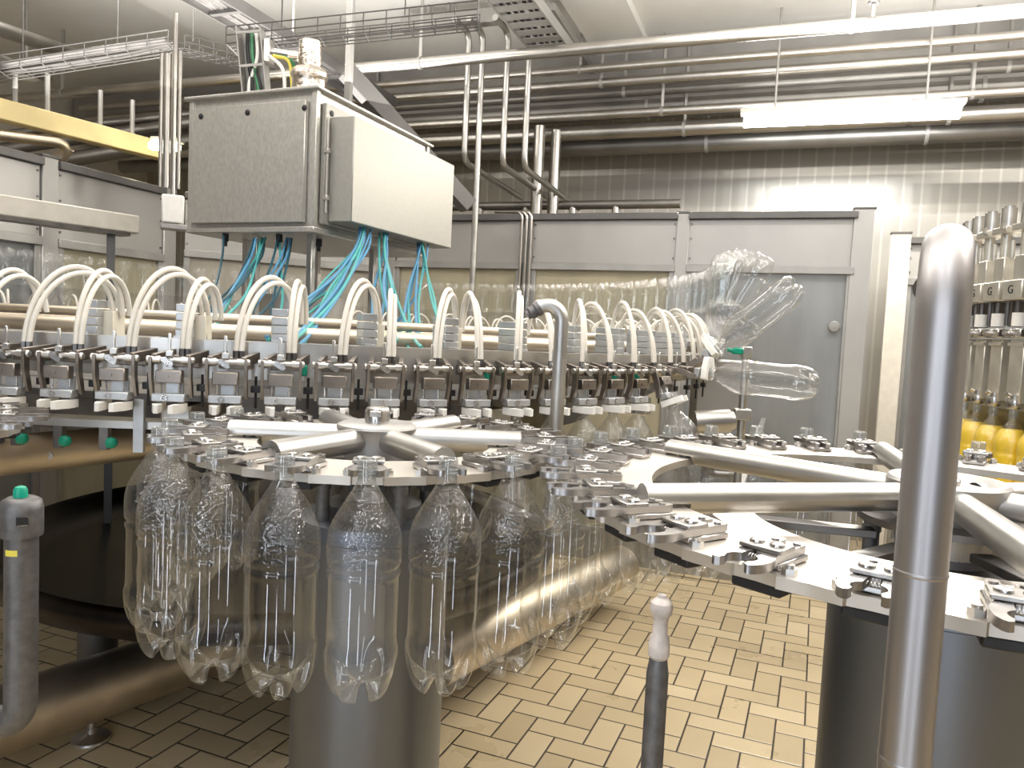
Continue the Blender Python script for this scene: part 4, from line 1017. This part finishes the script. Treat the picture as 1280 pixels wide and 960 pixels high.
# dome lamp far left
dl_ = at(33, 96, 5.6); dlm = empty('dome_lamp', dl_); tag(dlm, 'pale unlit dome lamp under the ceiling at the far left', 'lamp')
mb = MB(); mb.lathe([(0, -.03), (.06, -.022), (.10, 0), (.105, .02), (.04, .05), (0, .05)], seg=24); mb.build('shade', M['white'], dlm)
mb = MB(); mb.cyl((0, 0, .05), (0, 0, EYE + 2.25 - dl_.z), .01, seg=8); mb.build('rod', M['beam'], dlm)
# pipes and valve cluster standing behind the guard, under the bent pipes
for i, (px, D) in enumerate(((671, 6.0), (692, 6.1))):
    b_ = at(px, 240, D); tag(MB().cyl(up_z(b_, EYE + .9), up_z(b_, EYE + 1.62), .045, seg=16).build('riser_pipe', M['pipe']), ('left' if i == 0 else 'right') + ' of the two short risers between the bent pipes and the wall', 'pipe')
a_ = H(-1.6, 5.9, .93); hv = empty('pipe_manifold', a_); tag(hv, 'dark horizontal manifold on top of the guard below the bent pipes', 'manifold')
mb = MB(); mb.cyl(-UX * 1.2, UX * .4, .05, seg=18); mb.cyl(-UX * 1.2 + Vector((0, 0, .12)), UX * .75 + Vector((0, 0, .12)), .035, seg=14); mb.build('pipe', M['pipedark'], hv)
mb = MB()
for x in (-.9, -.5, -.1, .25): mb.cyl(UX * x, UX * x + Vector((0, 0, .11)), .03, seg=12)
mb.build('branch', M['pipe'], hv)

# ------------------------------------------------------------------ filler with juice bottles (right)
FC = Vector((3.19, 2.55, 0)); RF, NF = 1.5, 84
fl = empty('filling_machine', P(FC.x, FC.y, -.6)); tag(fl, 'tall round filling machine with a ring of filling valves at the right edge', 'filling machine')
def make_valve():
    mb = MB(); mb.box((0, 0, .225), (.09, .098, .066), b=.003); v_ = mb.build('filling_valve', M['filler'])
    mb = MB(); mb.box((-.005, 0, .300), (.06, .062, .085), b=.003); mb.build('actuator_box', M['filler'], v_)
    mb = MB(); mb.cyl((0, -.012, .34), (0, -.012, .425), .017, seg=14); mb.cyl((.0, .028, .34), (.0, .028, .40), .008, seg=10); mb.build('column', M['filler'], v_)
    mb = MB(); mb.box((0, 0, .436), (.07, .085, .022), b=.002); mb.box((.036, .02, .448), (.006, .02, .02)); mb.build('cross_plate', M['filler'], v_)
    mb = MB(); mb.cyl((0, -.010, .445), (0, -.010, .515), .024, seg=18); mb.cyl((0, -.010, .515), (0, -.010, .522), .016, seg=14); mb.build('piston_cylinder', M['steel'], v_)
    for y in (-.03, .03): mb = MB(); mb.cyl((.0, y, .11), (.0, y, .195), .0065, seg=8); mb.build('rod', M['dark'], v_)
    mb = MB(); mb.box((-.02, .048, .15), (.04, .018, .09)); mb.build('spacer_block', M['dark'], v_)
    mb = MB(); mb.cyl((.01, 0, .105), (.01, 0, .150), .022, seg=16); mb.build('collar', M['white'], v_)
    mb = MB(); mb.box((.0, 0, .082), (.06, .08, .03), b=.003); mb.cyl((.03, -.02, .082), (.045, -.02, .082), .01, seg=10); mb.build('clamp', M['bright'], v_)
    mb = MB(); mb.box((-.01, -.006, -.045), (.03, .070, .215), b=.002); mb.box((.007, -.006, .045), (.012, .074, .012), b=.001); mb.build('shield_plate', M['filler'], v_)
    mb = MB(); mb.lathe([(0, -.125), (.013, -.125), (.013, -.140), (.022, -.142), (.024, -.155), (.022, -.168), (.019, -.172), (.0, -.172)], seg=18); mb.cyl((.016, .0, -.128), (.03, 0, -.122), .007, seg=8); mb.build('fill_nozzle', M['bright'], v_)
    cu = bpy.data.curves.new('mark', 'FONT'); cu.body = 'G'; cu.size = .040; cu.extrude = .0006; cu.align_x = 'CENTER'; cu.align_y = 'CENTER'
    t_ = bpy.data.objects.new('letter_mark', cu); COL.objects.link(t_); dg = bpy.context.evaluated_depsgraph_get(); me = bpy.data.meshes.new_from_object(t_.evaluated_get(dg)); bpy.data.objects.remove(t_)
    me.materials.clear(); me.materials.append(M['black']); t_ = bpy.data.objects.new('letter_mark', me); COL.objects.link(t_); t_.parent = v_
    t_.matrix_local = Matrix.Translation((.0458, -.004, .225)) @ Matrix(((0, 0, 1, 0), (1, 0, 0, 0), (0, 1, 0, 0), (0, 0, 0, 1)))
    return v_
VALVE = make_valve()
jm = MB(); jp = [(0, -.066), (.0322, -.066), (.0374, -.075), (.0416, -.083), (.0447, -.090), (.0470, -.097), (.0486, -.105), (.0493, -.113), (.0495, -.139), (.0476, -.1435), (.0462, -.147), (.0488, -.154), (.0468, -.160), (.0468, -.250), (.0490, -.268), (.0475, -.290), (.040, -.309), (.03, -.318), (0, -.318)]
jm.lathe(jp, seg=36); JU = jm.mesh('juice', M['juice'], ang=50)
vis = []
for k in range(NF):
    a = 2 * PI * k / NF + .012
    p = FC + Vector((math.cos(a), math.sin(a), 0)) * RF
    q = px_of(P(p.x, p.y, 0)); nrm = Vector((math.cos(a), math.sin(a), 0))
    if 1080 < q[0] < 1345 and nrm.dot(p) < .35: vis.append((q[0], a, p))
vis.sort(key=lambda t: -t[2].y)
for i, (x_, a, p) in enumerate(vis):
    v_ = copy_tree(VALVE, fl); v_.location = Vector((RF * math.cos(a), RF * math.sin(a), .6)); v_.rotation_euler = (0, 0, a)
    o = bottle(Matrix.Translation(P(p.x, p.y, ZRIM)) @ Rz(a + .5), 'bottle of yellow juice in the filling machine, %s from the near end' % ordinal(len(vis) - i), 'juice bottles in the filling machine')
    o.name = 'juice_bottle'
    j = bpy.data.objects.new('juice', JU); COL.objects.link(j); j.parent = o
drop_tree(VALVE)
mb = MB(); mb.ring((0, 0), 1.20, 1.45, .80, .83, seg=120); mb.ring((0, 0), 1.33, 1.47, .42, .66, seg=120); mb.build('carousel_ring', M['filler'], fl, ang=30)
mb = MB(); mb.lathe([(1.32, -1.0 + .15), (1.36, -.3), (1.38, .15), (1.42, .44), (1.2, .44)], seg=120); mb.build('skirt', M['fillerdark'], fl, ang=30)
mb = MB(); mb.cyl((0, 0, -1.0), (0, 0, .8), .3, seg=40); mb.build('column', M['filler'], fl)
mb = MB(); mb.ring((0, 0), 1.30, 1.62, .075, .09, seg=120); mb.build('bottle_track', M['filler'], fl, ang=30)

# ------------------------------------------------------------------ lamps
la_, lb2 = at(930, 151, 5.25), at(1200, 143, 4.83); la_.z = lb2.z = EYE + 1.52
lp_ = empty('tube_lamp', la_); tag(lp_, 'glowing fluorescent tube lamp in front of the far pipes at the right', 'lamp')
d_ = lb2 - la_; mb = MB(); mb.tube([Vector(), d_ * .5, d_], .045, 18); mb.build('diffuser', M['lamp'], lp_)
mb = MB(); mb.bar(Vector((0, 0, .055)) - d_ * .02, d_ * 1.02 + Vector((0, 0, .055)), .10, .03, .004); mb.build('housing', M['cream'], lp_)
for t in (.15, .85): mb = MB(); mb.cyl(d_ * t + Vector((0, 0, .06)), d_ * t + Vector((0, 0, 2.25 - 1.52)), .008, seg=8); mb.build('hanger_rod', M['beam'], lp_)
l2 = at(206, 183, 5.1); w2 = empty('wall_lamp', l2); tag(w2, 'small glowing warm lamp at the end of the yellow beam', 'lamp')
mb = MB(); mb.lathe([(0, -.045), (.03, -.04), (.045, -.02), (.045, .03), (.0, .04)], seg=20); mb.box((0, .0, 0), (.20, .06, .05), b=.01); mb.build('bulb', M['lampwarm'], w2)
mb = MB(); mb.box((0, .04, .05), (.20, .08, .03), b=.004); mb.build('bracket', M['beam'], w2)

def area(name, loc, target, sx, sy, power, col):
    l = bpy.data.lights.new(name, 'AREA'); l.shape = 'RECTANGLE'; l.size = sx; l.size_y = sy; l.energy = power; l.color = col
    o = bpy.data.objects.new(name, l); COL.objects.link(o); o.location = loc
    d = (Vector(target) - Vector(loc)); o.rotation_euler = d.to_track_quat('-Z', 'Y').to_euler(); return o
# far lamp's light, then assumed ceiling tube rows, unseen and without fixtures
area('lamp_far_tube', (la_ + lb2) / 2 + Vector((0, 0, -.07)), (la_ + lb2) / 2 + Vector((-.25, -.7, -2)), 1.3, .12, 90, (1, .93, .80))
for i, (u, v, pw) in enumerate(((1.9, 1.6, 62), (-.2, .6, 14), (-2.2, 1.2, 28), (-3.2, 3.6, 44), (0.4, 4.0, 66), (2.6, 4.4, 95))):
    p_ = H(u, v, 2.12); o = area('assumed_ceiling_row', p_, p_ + Vector((0, 0, -1)), 2.4, .09, pw, (1, .965, .92)); o.rotation_euler = (0, 0, math.radians(-20))
    p_ = H(u, v, 1.35); o = area('ceiling_fill_up', p_, p_ + Vector((0, 0, 1)), 2.4, 1.4, (72, 60, 105, 75, 85, 75)[i], (1, .97, .92)); o.rotation_euler = (PI, 0, math.radians(20))  # added upward fill without a fixture, brightens the ceiling
for u in (-.85, .35):  # assumed rows behind the camera, added for glints on the bottle shoulders
    p_ = H(u, -.75, 2.12); o = area('assumed_ceiling_row', p_, p_ + Vector((0, 0, -1)),   .10, 1.5, 16, (.90, .95, 1.0)); o.rotation_euler = (0, 0, math.radians(-20))
# assumed daylight behind the camera: bare area lights for bottle streaks, no windows built
for u, w_, pw in ((-.95, .11, 19), (.50, .10, 16)):
    p_ = H(u, -1.7, -.25); area('assumed_daylight', p_, p_ + VX, w_, 2.6, pw, (.78, .88, 1.0))
p_ = H(-.6, -2.9, 1.05); area('assumed_daylight', p_, p_ + VX + Vector((0, 0, -.1)), 2.4, 1.3, 38, (.88, .93, 1.0))  # assumed bright area high behind the camera, added for streaks on far bottles
wd = bpy.data.worlds.new('world'); sc.world = wd; wd.use_nodes = True
bg = wd.node_tree.nodes['Background']; bg.inputs[0].default_value = (.95, .95, 1.0, 1); bg.inputs[1].default_value = .20

# ------------------------------------------------------------------ camera
cam = bpy.data.cameras.new('camera'); cam.sensor_width = 36; cam.lens = F / 1280 * 36; cam.clip_start = .02
co = bpy.data.objects.new('camera', cam); COL.objects.link(co)
co.matrix_world = Matrix.Translation((0, 0, EYE)) @ (Matrix.Rotation(PI / 2 - PIT, 4, 'X') @ Matrix.Rotation(ROL, 4, 'Z'))
sc.camera = co
sc.view_settings.view_transform = 'Standard'; sc.view_settings.look = 'None'; sc.view_settings.gamma = 1; sc.view_settings.use_curve_mapping = False
sc.view_settings.exposure = -.45
sc.cycles.transparent_max_bounces = 48; sc.cycles.max_bounces = 10; sc.cycles.use_denoising = True
sc.cycles.sample_clamp_indirect = 6
